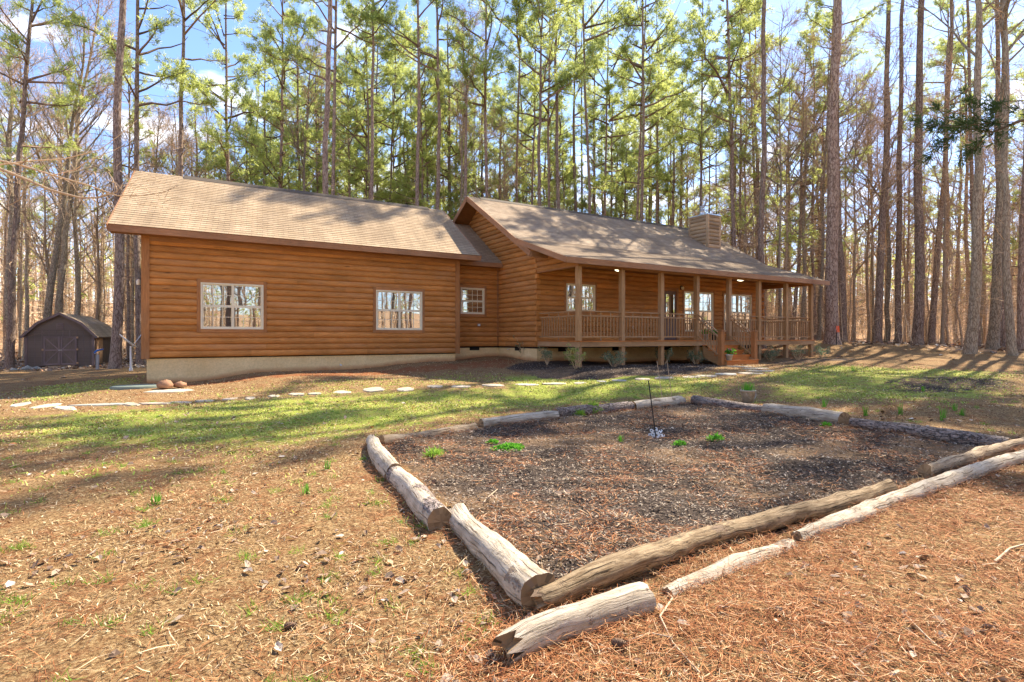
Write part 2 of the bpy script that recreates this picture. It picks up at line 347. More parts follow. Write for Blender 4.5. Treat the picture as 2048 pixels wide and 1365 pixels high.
def ground():
    b = NB('lawn_and_soil'); o = b.uv((1, 1, 1), 'Object'); a = b.n('ShaderNodeAttribute'); a.attribute_name = 'zone'; s = b.n('ShaderNodeSeparateColor'); b.l(a.outputs['Color'], s.inputs[0])
    gr, mu, rd = s.outputs[0], s.outputs[1], s.outputs[2]
    fine = b.noise(o, 38, 6, .75); mid = b.noise(o, 3.2, 6, .65); big = b.noise(o, .7, 4)
    fs = b.noise(b.uv((1, 2.2, 1), 'Object'), 60, 4, .8, 1.5)
    base = b.ramp(fine, [(.36, (.09, .045, .020)), (.50, (.28, .165, .075)), (.66, (.52, .37, .19))])
    base = b.mix(b.ramp(mid, [(.50, 0), (.66, .7)]), base, b.ramp(fs, [(.38, (.11, .038, .016)), (.65, (.31, .12, .050))]))
    def msk(ch, g, lo, hi): return b.ramp(b.math('ADD', ch, b.math('MULTIPLY', b.math('SUBTRACT', g, .5), 1.1)), [(lo, 0), (hi, 1)])
    grass = b.ramp(fs, [(.36, (.12, .14, .02)), (.5, (.31, .35, .055)), (.66, (.58, .58, .16))])
    col = b.mix(msk(gr, mid, .42, .72), base, grass)
    soil = b.ramp(fine, [(.35, (.17, .06, .025)), (.65, (.38, .16, .07))]); col = b.mix(msk(rd, mid, .42, .6), col, soil)
    mul = b.ramp(fine, [(.38, (.022, .016, .013)), (.54, (.085, .062, .050)), (.72, (.30, .225, .165))])
    mul = b.mix(b.ramp(big, [(.50, 0), (.64, .85)]), mul, b.ramp(fs, [(.35, (.13, .075, .045)), (.65, (.42, .27, .15))]))
    col = b.mix(msk(mu, b.noise(o, 6, 5), .42, .56), col, mul)
    far = b.n('ShaderNodeAttribute'); far.attribute_name = 'woods'
    litter = b.ramp(fine, [(.3, (.28, .15, .075)), (.5, (.50, .31, .17)), (.7, (.74, .56, .36))]); litter = b.mix(b.ramp(mid, [(.4, 0), (.7, .6)]), litter, (.44, .22, .10))
    col = b.mix(b.ramp(b.math('ADD', far.outputs['Fac'], b.math('MULTIPLY', b.math('SUBTRACT', mid, .5), .7)), [(.4, 0), (.6, 1)]), col, litter)
    return b.fin(col, .95, b.math('ADD', fine, b.math('MULTIPLY', mid, 2)), .9, .03, .1)
M['ground'] = ground()
def baretimber(name, c1, c2, dk, barkc=None, bamt=0.):
    b = NB(name); u = b.uv((1.5, 12, 1)); g = b.noise(u, 3, 7, .65, .5); n = b.noise(b.uv((3, 3, 1)), 1.3, 6, .65)
    col = b.ramp(g, [(.3, c1), (.65, c2)]); k = b.noise(b.uv((5, 14, 1)), 2.3, 4, .6); col = b.mix(b.ramp(k, [(.60, 0), (.68, .85)]), col, dk)
    col = b.mix(b.ramp(n, [(.42, 0), (.72, .65)]), col, tuple(x*.62 for x in c1)); ck = b.noise(b.uv((.9, 34, 1)), 2.2, 4, .6, .3); col = b.mix(b.ramp(ck, [(.60, 0), (.66, .9)]), col, dk); h = b.math('SUBTRACT', g, b.math('MULTIPLY', b.ramp(ck, [(.58, 0), (.68, 1)]), 1.2))
    if not barkc: rp = b.ramp(b.noise(b.uv((1.6, 2.6, 1)), 1.7, 6, .7), [(.60, 0), (.64, .8)]); col = b.mix(rp, col, (.20, .135, .095)); h = b.math('ADD', h, b.math('MULTIPLY', rp, .8))
    if barkc:
        nz = b.n('ShaderNodeTexNoise'); nz.inputs['Scale'].default_value = 3.; uu = b.uv((3.2, 9, 1)); b.l(uu, nz.inputs['Vector']); ad = b.n('ShaderNodeMix'); ad.data_type = 'RGBA'; ad.blend_type = 'ADD'; ad.inputs[0].default_value = 1.; b.l(uu, ad.inputs[6]); b.l(nz.outputs['Color'], ad.inputs[7])
        v = b.vor(ad.outputs[2], 2.6, 'DISTANCE_TO_EDGE'); cr = b.ramp(v.outputs['Distance'], [(0, 0), (.10, 1)]); bn = b.noise(b.uv((9, 9, 1)), 3, 5, .7)
        bc = b.mix(cr, tuple(x*.3 for x in barkc), b.mix(1, barkc, b.ramp(bn, [(.3, .55), (.7, 1.5)]), 'MULTIPLY'))
        mk = b.ramp(b.noise(b.uv((1.2, 1.6, 1)), 1.3, 5, .6), [(bamt-.02, 1), (bamt+.02, 0)]); col = b.mix(mk, col, bc); h = b.math('ADD', g, b.math('MULTIPLY', b.math('MULTIPLY', mk, cr), 2.5))
    return b.fin(col, .85, h, .8, .02, .2)
M['t_white'] = baretimber('bleached_bare_timber', (.38, .30, .215), (.64, .55, .44), (.13, .09, .065))
M['t_peel'] = baretimber('half_peeled_timber', (.42, .33, .24), (.68, .58, .46), (.15, .10, .07), (.34, .27, .24), .47)
M['t_bark'] = baretimber('rough_barked_timber', (.30, .2, .12), (.45, .33, .22), (.05, .035, .03), (.30, .235, .20), .9)
M['t_rot'] = baretimber('rotten_brown_timber', (.13, .075, .035), (.46, .34, .21), (.035, .022, .014))
M['t_gray'] = baretimber('weathered_grey_timber', (.26, .17, .10), (.56, .43, .29), (.07, .045, .03))
M['endcut'] = baretimber('sawn_log_end', (.20, .12, .06), (.42, .29, .17), (.04, .03, .02))
def stone(name, c):
    b = NB(name); o = b.uv((1, 1, 1), 'Object'); n = b.noise(o, 5, 7, .65); r = b.objrand()
    col = b.mix(1, b.ramp(n, [(.3, tuple(x*.7 for x in c)), (.7, tuple(x*1.12 for x in c))]), b.ramp(r, [(0, .8), (1, 1.12)]), 'MULTIPLY'); return b.fin(col, .85, n, .5, .02, .2)
M['stone'] = stone('pale_flagstone', (.60, .50, .38)); M['bluestone'] = stone('grey_flagstone', (.42, .40, .35)); M['rock'] = stone('brown_rock', (.40, .22, .13))

# ------------------------------------------------------------------ ground
def poly_mask(x, y, poly, soft):
    P = np.array([(p[0], p[1]) for p in poly]); inside = np.zeros(x.shape, bool); dmin = np.full(x.shape, 1e9); n = len(P)
    for i in range(n):
        a = P[i]; b = P[(i+1) % n]
        cond = ((a[1] > y) != (b[1] > y)); t = (y-a[1])/((b[1]-a[1]) or 1e-9); inside ^= cond & (x < a[0]+t*(b[0]-a[0]))
        ab = b-a; tt = np.clip(((x-a[0])*ab[0]+(y-a[1])*ab[1])/(ab@ab), 0, 1); dmin = np.minimum(dmin, np.hypot(x-a[0]-tt*ab[0], y-a[1]-tt*ab[1]))
    sdv = np.where(inside, dmin, -dmin); return np.clip(.5+sdv/(2*soft), 0, 1)
def PX(*pts): return [hit(*p) for p in pts]
BED = PX((758,888),(960,858),(1112,838),(1270,822),(1370,806),(1525,822),(1690,852),(2010,900),(1900,935),(1780,985),(1600,1050),(1290,1150),(1085,1215),(980,1110),(890,1010),(800,930))
HBED = PX((1010,738),(1040,726),(1120,722),(1260,727),(1400,724),(1445,733),(1420,742),(1330,752),(1200,760),(1080,756))
HBED2 = PX((1512,728),(1600,717),(1720,716),(1700,722),(1600,728))
BURN = PX((1740,762),(1850,752),(2040,758),(2060,782),(1900,792),(1780,785))
GREEN = [(PX((0,832),(300,815),(560,790),(900,775),(1300,765),(1480,752),(1480,790),(1360,800),(1100,820),(900,850),(560,905),(250,900),(0,905)), 1.1, .74),
         (PX((1500,745),(1640,728),(1800,735),(2048,745),(2048,800),(1800,810),(1500,800)), 1.0, .66), (PX((40,775),(290,752),(290,772),(0,812)), .5, .55),
         (PX((330,790),(560,765),(900,745),(1060,752),(1300,765),(700,790)), .5, .42), (PX((1000,748),(1330,752),(1440,745),(1350,790),(1000,790)), .4, .70),
         (PX((300,1100),(800,1000),(900,1200),(500,1300)), 1.2, .42), (PX((0,900),(700,880),(600,960),(0,1010)), 1.2, .36)]
REDS = [(PX((295,770),(911,727),(1000,716),(1050,722),(1015,738),(900,740),(340,776)), .25, .60), (PX((840,880),(900,1040),(1040,1200),(900,1230),(680,980)), .4, .42),
        (PX((0,930),(400,900),(420,960),(0,1040)), 1.2, .34), (PX((300,1150),(560,1120),(620,1250),(400,1300)), .5, .44), (PX((1440,700),(1640,690),(1660,716),(1500,722)), .5, .5)]
WOODS = [PX((1450,712),(1640,712),(1800,716),(2048,716),(2300,730),(2300,680),(1450,680))]
def zones(x, y):
    g = np.zeros(x.shape); r = np.zeros(x.shape)
    for p, s, a in GREEN: g = np.maximum(g, poly_mask(x, y, p, s)*a)
    for p, s, a in REDS: r = np.maximum(r, poly_mask(x, y, p, s)*a)
    m = np.maximum(poly_mask(x, y, BED, .10), np.maximum(poly_mask(x, y, HBED, .25), poly_mask(x, y, HBED2, .3)*.7)); m = np.maximum(m, poly_mask(x, y, BURN, .7)*.62)
    dep = x*Fw[0]+y*Fw[1]; lat = x*Rt[0]+y*Rt[1]
    w = np.clip((dep-25.5)/2, 0, 1)*np.where(lat < 6, 1, 0)
    w = np.maximum(w, np.clip((dep+.15*lat-31.5)/2, 0, 1)); w = np.maximum(w, np.clip((np.hypot(x, y)-34)/3, 0, 1))
    w = np.maximum(w, np.clip((-dep-3)/3, 0, 1))
    return g, m, r, w
def axis(lo, hi, s, far, n):
    a = np.arange(lo, hi+s, s); k = (np.arange(1, n+1)/n)**2.2
    return np.concatenate([(lo-far*k)[::-1], a, hi+far*k])
gx = axis(-14, 30, .19, 480, 42); gy = axis(-1, 22, .16, 480, 42)
GX, GY = np.meshgrid(gx, gy); GZ = gz(GX, GY)
zg, zm, zr, zw = zones(GX, GY)
# real unevenness: a raised bed and lumps of mulch
def lumps(x, y): return .022*np.sin(5.3*x+2*np.sin(3.1*y))*np.sin(4.7*y+1.4*np.sin(3.7*x))+.012*np.sin(11*x+y*3)*np.sin(9*y-2*x)
def gh(x, y):
    m = poly_mask(x, y, BED, .35); return gz(x, y)+m*.035+(lumps(x, y)*(.35+m))
def gh1(x, y): return float(gh(np.array([x]), np.array([y]))[0])
GZ = gh(GX, GY); ny, nx = GX.shape
idx = np.arange(nx*ny).reshape(ny, nx)
Fq = np.stack([idx[:-1, :-1], idx[:-1, 1:], idx[1:, 1:], idx[1:, :-1]], -1).reshape(-1, 4)
go = fast('ground', np.stack([GX, GY, GZ], -1).reshape(-1, 3), Fq, M['ground'], smooth=True); tag(go, kind='structure')
ca = go.data.color_attributes.new('zone', 'FLOAT_COLOR', 'POINT'); ca.data.foreach_set('color', np.stack([zg, zm, zr, np.ones_like(zg)], -1).astype(np.float32).ravel())
wa = go.data.attributes.new('woods', 'FLOAT', 'POINT'); wa.data.foreach_set('value', zw.astype(np.float32).ravel())

# ------------------------------------------------------------------ house
house = empty('log_house', (11.04, 16.4, .6), label='single-storey orange-brown log house with long front porch and side wing', cat='house')
COURSE = .1855
PROF = [(-.006, 0), (.020, .006), (.040, .03), (.050, .065), (.052, .095), (.046, .13), (.028, .165), (-.004, .184)]
def log_wall(mb, org, u, n, L, z0, z1, ops=(), lo=None, hi=None, board=4.2):
    org = Vector(org); u = Vector(u); n = Vector(n); nc = int(math.ceil((z1-z0)/COURSE-.001))
    for c in range(nc):
        zb = z0+c*COURSE; rows = [(o, min(zb+dz, z1)) for o, dz in PROF]
        spans = [(0, L)]
        for (a, b, oz0, oz1) in ops:
            if min(oz1, zb+COURSE)-max(oz0, zb) > .05:
                ns = []
                for s0, s1 in spans:
                    if b <= s0 or a >= s1: ns.append((s0, s1)); continue
                    if a > s0: ns.append((s0, a))
                    if b < s1: ns.append((b, s1))
                spans = ns
        for s0, s1 in spans:
            cuts = [s0]; t = s0+random.uniform(1.5, board+1)
            while t < s1-.9: cuts.append(t); t += random.uniform(3.2, board+1.2)
            cuts.append(s1)
            for a, b in zip(cuts[:-1], cuts[1:]):
                vs = []; uv = []; off = random.random()*30; jit = random.uniform(-.003, .003)
                for o, z in rows:
                    aa, bb = a, b
                    if lo: aa = max(a, lo(z)); bb = min(b, hi(z)); bb = max(aa, bb)
                    g = .0015 if b < s1 else 0
                    vs += [org+u*aa+n*(o+jit)+Vector((0, 0, z)), org+u*(bb-g)+n*(o+jit)+Vector((0, 0, z))]; uv += [(aa+off, z+off*.37+o), (bb+off, z+off*.37+o)]
                if lo and (vs[0]-vs[1]).length < .01 and (vs[-1]-vs[-2]).length < .01: continue
                k = len(rows); fs = [(2*i, 2*i+1, 2*i+3, 2*i+2) for i in range(k-1)]
                mb.add(vs, fs, [[uv[q] for q in f] for f in fs], True)
GXL, GXR, GY0, GYB = -.64, 8.94, 18.5, 24.3     # side wing
MX0, MX1, MY0, MYB = 11.04, 23.92, 16.4, 24.35   # main block
ROOF = lambda y: 7.26-.606*abs(y-20.39)
GROOF = lambda y: 6.81-.69*abs(y-21.4)
# openings: (x0, x1, z0, z1)
W1 = (.72, 2.39, 1.74, 3.09); W2 = (5.89, 7.55, 1.75, 3.10); W3 = (9.35, 10.37, 2.39, 3.39)
P1 = (12.31, 13.66, 2.46, 3.47); DOOR = (17.28, 18.10, 1.40, 3.47); P2 = (18.52, 20.36, 1.75, 3.45); P3 = (21.10, 23.02, 1.75, 3.45)
w = MB()
log_wall(w, (GXL, GY0, 0), (1,0,0), (0,-1,0), GXR-GXL, .93, 4.30, [(a[0]-GXL-.02, a[1]-GXL+.02, a[2], a[3]) for a in (W1, W2)])
w.box((GXL, GY0+.002, .93), (GXR, GY0+.12, 4.35)); w.box((GXL, GY0+.12, .93), (GXL+.12, GYB, 4.45)); w.box((GXR-.12, GY0+.12, .93), (GXR, GYB, 4.45)); w.box((GXL+.12, GYB-.12, .93), (GXR-.12, GYB, 4.45))
for X, n in ((GXL, -1), (GXR, 1)):
    log_wall(w, (X, GY0, 0), (0,1,0), (n,0,0), GYB-GY0, .93, 6.6, lo=lambda z: max(0, 21.4-(6.65-z)/.69-GY0), hi=lambda z: min(GYB-GY0, 21.4+(6.65-z)/.69-GY0))
    w.add([(X-n*.01, GY0, 4.2), (X-n*.01, GYB, 4.2), (X-n*.01, 21.4, 6.6)], [(0, 1, 2)])
log_wall(w, (GXR, GYB, 0), (-1,0,0), (0,1,0), GXR-GXL, .93, 4.35)
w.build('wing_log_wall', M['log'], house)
w = MB()
log_wall(w, (GXR, 19.1, 0), (1,0,0), (0,-1,0), MX0-GXR, 1.15, 4.25, [(W3[0]-GXR-.02, W3[1]-GXR+.02, W3[2], W3[3])]); w.box((GXR, 19.102, 1.15), (MX0, 19.2, 4.35))
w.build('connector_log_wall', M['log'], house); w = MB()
log_wall(w, (MX0, 23.8, 0), (-1,0,0), (0,1,0), MX0-GXR, 1.15, 4.4); w.box((GXR, 23.7, 1.15), (MX0, 23.798, 4.4))
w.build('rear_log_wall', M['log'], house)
w = MB()
log_wall(w, (MX0, MY0, 0), (1,0,0), (0,-1,0), MX1-MX0, 1.15, 4.75, [(a[0]-MX0-.02, a[1]-MX0+.02, a[2], a[3]) for a in (P1, DOOR, P2, P3)]); w.box((MX0, MY0+.002, 1.15), (MX1, MY0+.1, 4.8))
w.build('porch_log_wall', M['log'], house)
w = MB()
for X, n in ((MX0, -1), (MX1, 1)):
    log_wall(w, (X, MY0, 0), (0,1,0), (n,0,0), MYB-MY0, 1.15, 7.1, lo=lambda z: max(0, 20.39-(7.12-z)/.606-MY0), hi=lambda z: min(MYB-MY0, 20.39+(7.12-z)/.606-MY0), board=6)
    w.add([(X-n*.012, MY0, 1.15), (X-n*.012, MYB, 1.15), (X-n*.012, MYB, 4.7), (X-n*.012, 20.39, 7.08), (X-n*.012, MY0, 4.7)], [(0, 1, 2, 3, 4)])
log_wall(w, (MX1, MYB, 0), (-1,0,0), (0,1,0), MX1-MX0, 1.15, 4.75)
# porch end infill logs beyond the wall corner, and interlocking corner ends
for X, n in ((MX0, -1), (MX1, 1)):
    log_wall(w, (X, 13.96, 0), (0,1,0), (n,0,0), MY0-13.96, 3.79, 4.9, lo=lambda z: max(0, (z-3.98)/.343+13.66-13.96+.35), hi=lambda z: MY0-13.96)
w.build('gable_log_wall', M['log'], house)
w = MB()
for X, n in ((MX0, -1), (MX1, 1)):
    w = MB()
    for c in range(18):
        z = 1.15+c*COURSE
        if c % 2: w.box((X-.056 if n < 0 else X-.02, MY0-.10, z+.02), (X+.03 if n < 0 else X+.056, MY0+.03, z+COURSE-.012))
        else: w.box((X-.03 if n < 0 else X-.01, MY0-.062, z+.012), (X+.13 if n < 0 else X+.09, MY0-.01, z+COURSE-.02))
        if c % 2 == 0: w.box((X-.075 if n < 0 else X+.0, MY0-.056, z+.05), (X-.0 if n < 0 else X+.075, MY0+.04, z+COURSE-.035))
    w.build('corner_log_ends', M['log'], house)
# foundations
def foundbox(mb, x0, y0, x1, y1, ztop): mb.box((x0, y0, -1.2), (x1, y1, ztop))
def splash(o):
    me = o.data
# foundation walls as strips with a real soil-splash attribute near the ground
def found_strip(name, pts, ztop, out):
    """pts: plan polyline; wall face follows it, rows down to below the ground"""
    vs = []; fs = []; sp = []
    P = []
    for (a, b) in zip(pts[:-1], pts[1:]):
        n = max(2, int(math.dist(a, b)/.25)); P += [(a[0]+(b[0]-a[0])*i/n, a[1]+(b[1]-a[1])*i/n) for i in range(n)]
    P.append(pts[-1]); hs = np.array([gh1(*p) for p in P]); rows = 8
    for i, p in enumerate(P):
        for r in range(rows+1):
            z = hs[i]-.4+(ztop-hs[i]+.4)*r/rows; vs.append((p[0], p[1], z)); sp.append(max(0, 1-(z-hs[i])/.28) if z > hs[i] else 1)
    for i in range(len(P)-1):
        for r in range(rows): a = i*(rows+1)+r; fs.append((a, a+rows+1, a+rows+2, a+1))
    m = MB(); m.add(vs, fs); o = m.build(name, M['found'], house); at_ = o.data.attributes.new('splash', 'FLOAT', 'POINT'); at_.data.foreach_set('value', np.array(sp, np.float32)); return o
found_strip('wing_foundation', [(GXL+.05, GYB-.05), (GXL+.05, GY0+.05), (GXR-.05, GY0+.05), (GXR-.05, 19.14)], .935, 1)
found_strip('main_foundation', [(GXR-.1, 19.14), (MX0+.03, 19.14), (MX0+.03, MY0+.03), (MX1-.03, MY0+.03), (MX1-.03, MYB-.05), (GXL+.05, MYB-.05)], 1.155, 1)
m = MB()                                             # ledges closing the top of the foundation
m.box((GXL+.03, GY0+.03, .90), (GXR-.03, GYB-.03, .932)); m.box((MX0+.01, MY0+.01, 1.10), (MX1-.01, MYB-.03, 1.152)); m.box((GXR, 19.12, 1.10), (MX0+.01, 23.6, 1.152))
m.build('floor_sill', M['dark'], house)
# foundation vents
def vent(x, y, z, wd, ht, ax):
    m = MB()
    if ax == 'y':
        m.box((x, y-.012, z), (x+wd, y+.05, z+ht)); o_ = 0
        f = m.build('foundation_vent', M['dark'], house); s = MB()
        for i in range(5): s.box((x+.01, y-.02, z+.015+i*ht/5), (x+wd-.01, y-.013, z+.022+i*ht/5))
    else:
        m.box((x-.012, y, z), (x+.05, y+wd, z+ht)); f = m.build('foundation_vent', M['dark'], house); s = MB()
        for i in range(5): s.box((x-.02, y+.01, z+.015+i*ht/5), (x-.013, y+wd-.01, z+.022+i*ht/5))
    s.build('louvre', M['black'], f)
vent(9.78, 19.14, 1.0, .42, .17, 'y'); vent(MX0+.03, 17.5, 1.0, .40, .16, 'x')
for x in (12.0, 14.6, 17.4, 20.2, 22.6): vent(x, MY0+.03, .98, .42, .17, 'y')
# corner boards and trims
m = MB(); m.box((GXL-.075, GY0-.078, .90), (GXL+.12, GY0-.05, 4.32)); m.box((GXL-.076, GY0-.05, .90), (GXL-.05, GY0+.10, 4.32)); m.build('corner_board', M['trim'], house)
m = MB(); m.box((GXR-.10, GY0-.078, .90), (GXR+.075, GY0-.05, 4.32)); m.box((GXR+.05, GY0-.05, .90), (GXR+.076, GY0+.55, 4.32)); m.build('corner_board', M['trim'], house)
m = MB(); m.box((MX0-.10, 19.0, 1.16), (MX0-.052, 19.05, 4.3)); m.build('corner_board', M['trim'], house)
m = MB(); m.box((GXL+.12, GY0-.066, 4.18), (GXR-.10, GY0-.051, 4.32)); m.build('frieze_board', M['trim'], house)

def slope(name, mat, cs, course=.14, under=.10, parent=None, thick_mat=None):
    """stepped shingle slope. cs = eave-left, eave-right, ridge-right, ridge-left"""
    a, b, c, d = [Vector(p) for p in cs]; L = ((d-a).length+(c-b).length)/2; n = int(L/course); nrm = (b-a).cross(d-a).normalized()
    if nrm.z < 0: nrm = -nrm
    m = MB(); off = random.random()*10
    for i in range(n):
        t0, t1 = i/n, (i+1)/n; w0 = .0; lw = random.uniform(.008, .012)
        p0 = a.lerp(d, t0)+nrm*lw; p1 = b.lerp(c, t0)+nrm*lw; q0 = a.lerp(d, t1)+nrm*.001; q1 = b.lerp(c, t1)+nrm*.001
        m.quad(p0, p1, q1, q0, [(0+off, i*.14+.004), ((p1-p0).length+off, i*.14+.004), ((q1-q0).length+off, i*.14+.139), (0+off, i*.14+.139)])
        e0 = a.lerp(d, t0)-nrm*.002; e1 = b.lerp(c, t0)-nrm*.002; m.quad(e0, e1, p1, p0, [(0, i*.14)]*4)
    return m.build(name, mat, parent)
def slab(name, mat, cs, t0, t1, parent):
    a = [Vector(p) for p in cs]; nrm = (a[1]-a[0]).cross(a[3]-a[0]).normalized(); nrm = nrm if nrm.z > 0 else -nrm
    m = MB(); top = [p-nrm*t0 for p in a]; bot = [p-nrm*t1 for p in a]; vs = top+bot
    m.add(vs, [(0,1,2,3), (7,6,5,4), (0,4,5,1), (1,5,6,2), (2,6,7,3), (3,7,4,0)], [[((vs[k].x if abs(vs[0].x-vs[1].x) > .1 else vs[k].y)*1.0, vs[k].y*1.0) for k in f] for f in [(0,1,2,3), (7,6,5,4), (0,4,5,1), (1,5,6,2), (2,6,7,3), (3,7,4,0)]])
    return m.build(name, mat, parent)
# wing roof
gE, gR_ = 4.49, 6.81
A = [(-1.43, 18.05, gE), (9.67, 18.05, gE), (9.67, 21.4, gR_), (-.97, 21.4, gR_)]
B = [(9.67, 24.75, gE), (-.64, 24.75, gE), (-.95, 21.4, gR_), (9.67, 21.4, gR_)]
wr = slope('wing_roof', M['shingle'], A, parent=house); slope('rear_shingles', M['shingle'], B, parent=wr)
slab('roof_deck', M['soffit'], A, .004, .09, wr); slab('roof_deck', M['soffit'], B, .004, .09, wr)
m = MB(); m.beam((-1.44, 18.035, 4.385), (9.68, 18.035, 4.385), .03, .17); m.build('fascia', M['fascia'], house)
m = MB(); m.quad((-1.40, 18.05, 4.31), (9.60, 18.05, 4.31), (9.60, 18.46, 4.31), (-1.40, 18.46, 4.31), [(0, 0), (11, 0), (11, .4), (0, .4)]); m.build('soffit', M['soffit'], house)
m = MB()
for e, r in (((-1.445, 18.03, 4.40), (-.985, 21.4, 6.725)), ((-.655, 24.77, 4.40), (-.965, 21.4, 6.725)), ((9.685, 18.03, 4.40), (9.685, 21.4, 6.725)), ((9.685, 24.77, 4.40), (9.685, 21.4, 6.725))):
    m.beam(e, r, .03, .17); m.build('rake_board', M['fascia'], house); m = MB()
def ridge_vent(x0, x1, y, z, s):
    m = MB(); m.prism([(y-.17, z-.17*s+.012), (y, z+.035), (y+.17, z-.17*s+.012), (y+.17, z-.17*s+.03), (y, z+.055), (y-.17, z-.17*s+.03)], 0, x0, x1); return m.build('ridge_vent', M['ridge'], house)
ridge_vent(.35, 9.0, 21.4, gR_-.01, .69)
# connector roof
C1 = [(GXR, 18.72, 4.37), (MX0, 18.72, 4.37), (MX0, 21.6, 6.36), (GXR, 21.6, 6.36)]
C2 = [(MX0, 24.3, 4.5), (GXR, 24.3, 4.5), (GXR, 21.6, 6.36), (MX0, 21.6, 6.36)]
cr_ = slope('connector_roof', M['shingle'], C1, parent=house); slope('rear_shingles', M['shingle'], C2, parent=cr_); slab('roof_deck', M['soffit'], C1, .004, .08, cr_)
m = MB(); m.beam((GXR+.08, 18.70, 4.285), (MX0-.05, 18.70, 4.285), .03, .16); m.build('fascia', M['fascia'], house)
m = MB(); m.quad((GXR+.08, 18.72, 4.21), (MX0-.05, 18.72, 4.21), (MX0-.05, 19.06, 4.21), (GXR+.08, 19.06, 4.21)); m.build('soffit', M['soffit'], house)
# main roof: steep slope, then the flatter porch slope
RX0, RX1 = 10.3, 24.68
A = [(RX0, 16.66, 5.0), (RX1, 16.66, 5.0), (RX1, 20.39, 7.26), (RX0, 20.39, 7.26)]
B = [(RX1, 24.75, 4.62), (RX0, 24.75, 4.62), (RX0, 20.39, 7.26), (RX1, 20.39, 7.26)]
P = [(RX0, 13.66, 3.97), (RX1, 13.66, 3.97), (RX1, 16.66, 5.0), (RX0, 16.66, 5.0)]
mr = slope('main_roof', M['shingle_main'], A, parent=house); slope('rear_shingles', M['shingle_main'], B, parent=mr); slab('roof_deck', M['soffit'], A, .004, .09, mr); slab('roof_deck', M['soffit'], B, .004, .09, mr)
pr = slope('porch_roof', M['shingle_main'], P, parent=house); slab('roof_deck', M['soffit'], P, .004, .07, pr)
ridge_vent(RX0+.55, RX1-.5, 20.39, 7.25, .606)
m = MB(); m.beam((RX0-.01, 13.645, 3.875), (RX1+.01, 13.645, 3.875), .03, .18); m.build('fascia', M['fascia'], house)
m = MB()
for X in (RX0-.015, RX1+.015):
    m.beam((X, 15.67, 4.31), (X, 20.39, 7.165), .032, .19); m.build('rake_board', M['fascia'], house); m = MB(); m.beam((X, 24.77, 4.54), (X, 20.39, 7.165), .032, .19); m.build('rake_board', M['fascia'], house); m = MB()
m = MB()
for X, k in ((RX0-.02, -1), (RX1+.02, 1)): m.beam((X-.002*k*-1, 13.64, 3.872), (X, 16.5, 4.853), .026, .17); m.build('porch_rake_board', M['fascia'], house); m = MB()
m = MB(); m.box((RX0-.01, 15.62, 4.20), (MX0-.05, 15.65, 4.40)); m.build('overhang_return_board', M['fascia'], house); m = MB(); m.box((MX1+.05, 15.62, 4.20), (RX1+.01, 15.65, 4.40)); m.build('overhang_return_board', M['fascia'], house)
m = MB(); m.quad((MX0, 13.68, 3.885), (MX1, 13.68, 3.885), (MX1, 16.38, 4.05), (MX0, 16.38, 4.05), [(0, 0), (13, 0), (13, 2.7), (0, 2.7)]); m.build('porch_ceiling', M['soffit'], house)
# porch beam
m = MB(); m.box((MX0-.05, 13.98, 3.76), (MX1+.08, 14.12, 3.90)); m.box((MX0-.03, 14.12, 3.76), (MX0+.11, MY0-.05, 3.86)); m.box((MX1-.06, 14.12, 3.76), (MX1+.08, MY0-.05, 3.86)); m.build('porch_beam', M['trim'], house)
# porch deck
DZ = 1.385
m = MB()
y = 13.90
while y < MY0-.06: m.box((MX0-.02, y, DZ-.03), (MX1+.13, y+.134, DZ)); y += .14
m.build('deck_boards', M['tread'], house)
m = MB(); m.box((MX0-.0, 13.92, 1.19), (MX1+.10, 13.96, DZ-.032)); m.box((MX0-.0, 13.96, 1.19), (MX0+.04, MY0-.06, DZ-.032)); m.box((MX1+.06, 13.96, 1.19), (MX1+.10, MY0-.06, DZ-.032)); m.build('deck_rim_board', M['rail'], house)
m = MB()
for i in range(30): m.box((MX0+.2+i*.43, 13.97, 1.2), (MX0+.24+i*.43, MY0-.06, DZ-.034))
m.build('deck_joists', M['rail'], house)
# posts: fronts at regular spacing
PXR = [11.13+1.84*i for i in range(8)]; PW = .15
def post_mesh(x0, y0, ztop, zbot):
    m = MB(); m.box((x0, y0, zbot), (x0+PW, y0+PW, ztop)); return m
for i, xr in enumerate(PXR):
    x0 = xr-PW; g = gh1(x0, 13.96)
    m = MB(); m.box((x0, 13.965, DZ+.001), (x0+PW, 13.965+PW, 3.76)); m.box((x0, 13.965, g-.15), (x0+PW, 13.965+PW, 1.19)); m.build('porch_post', M['rail'], house)
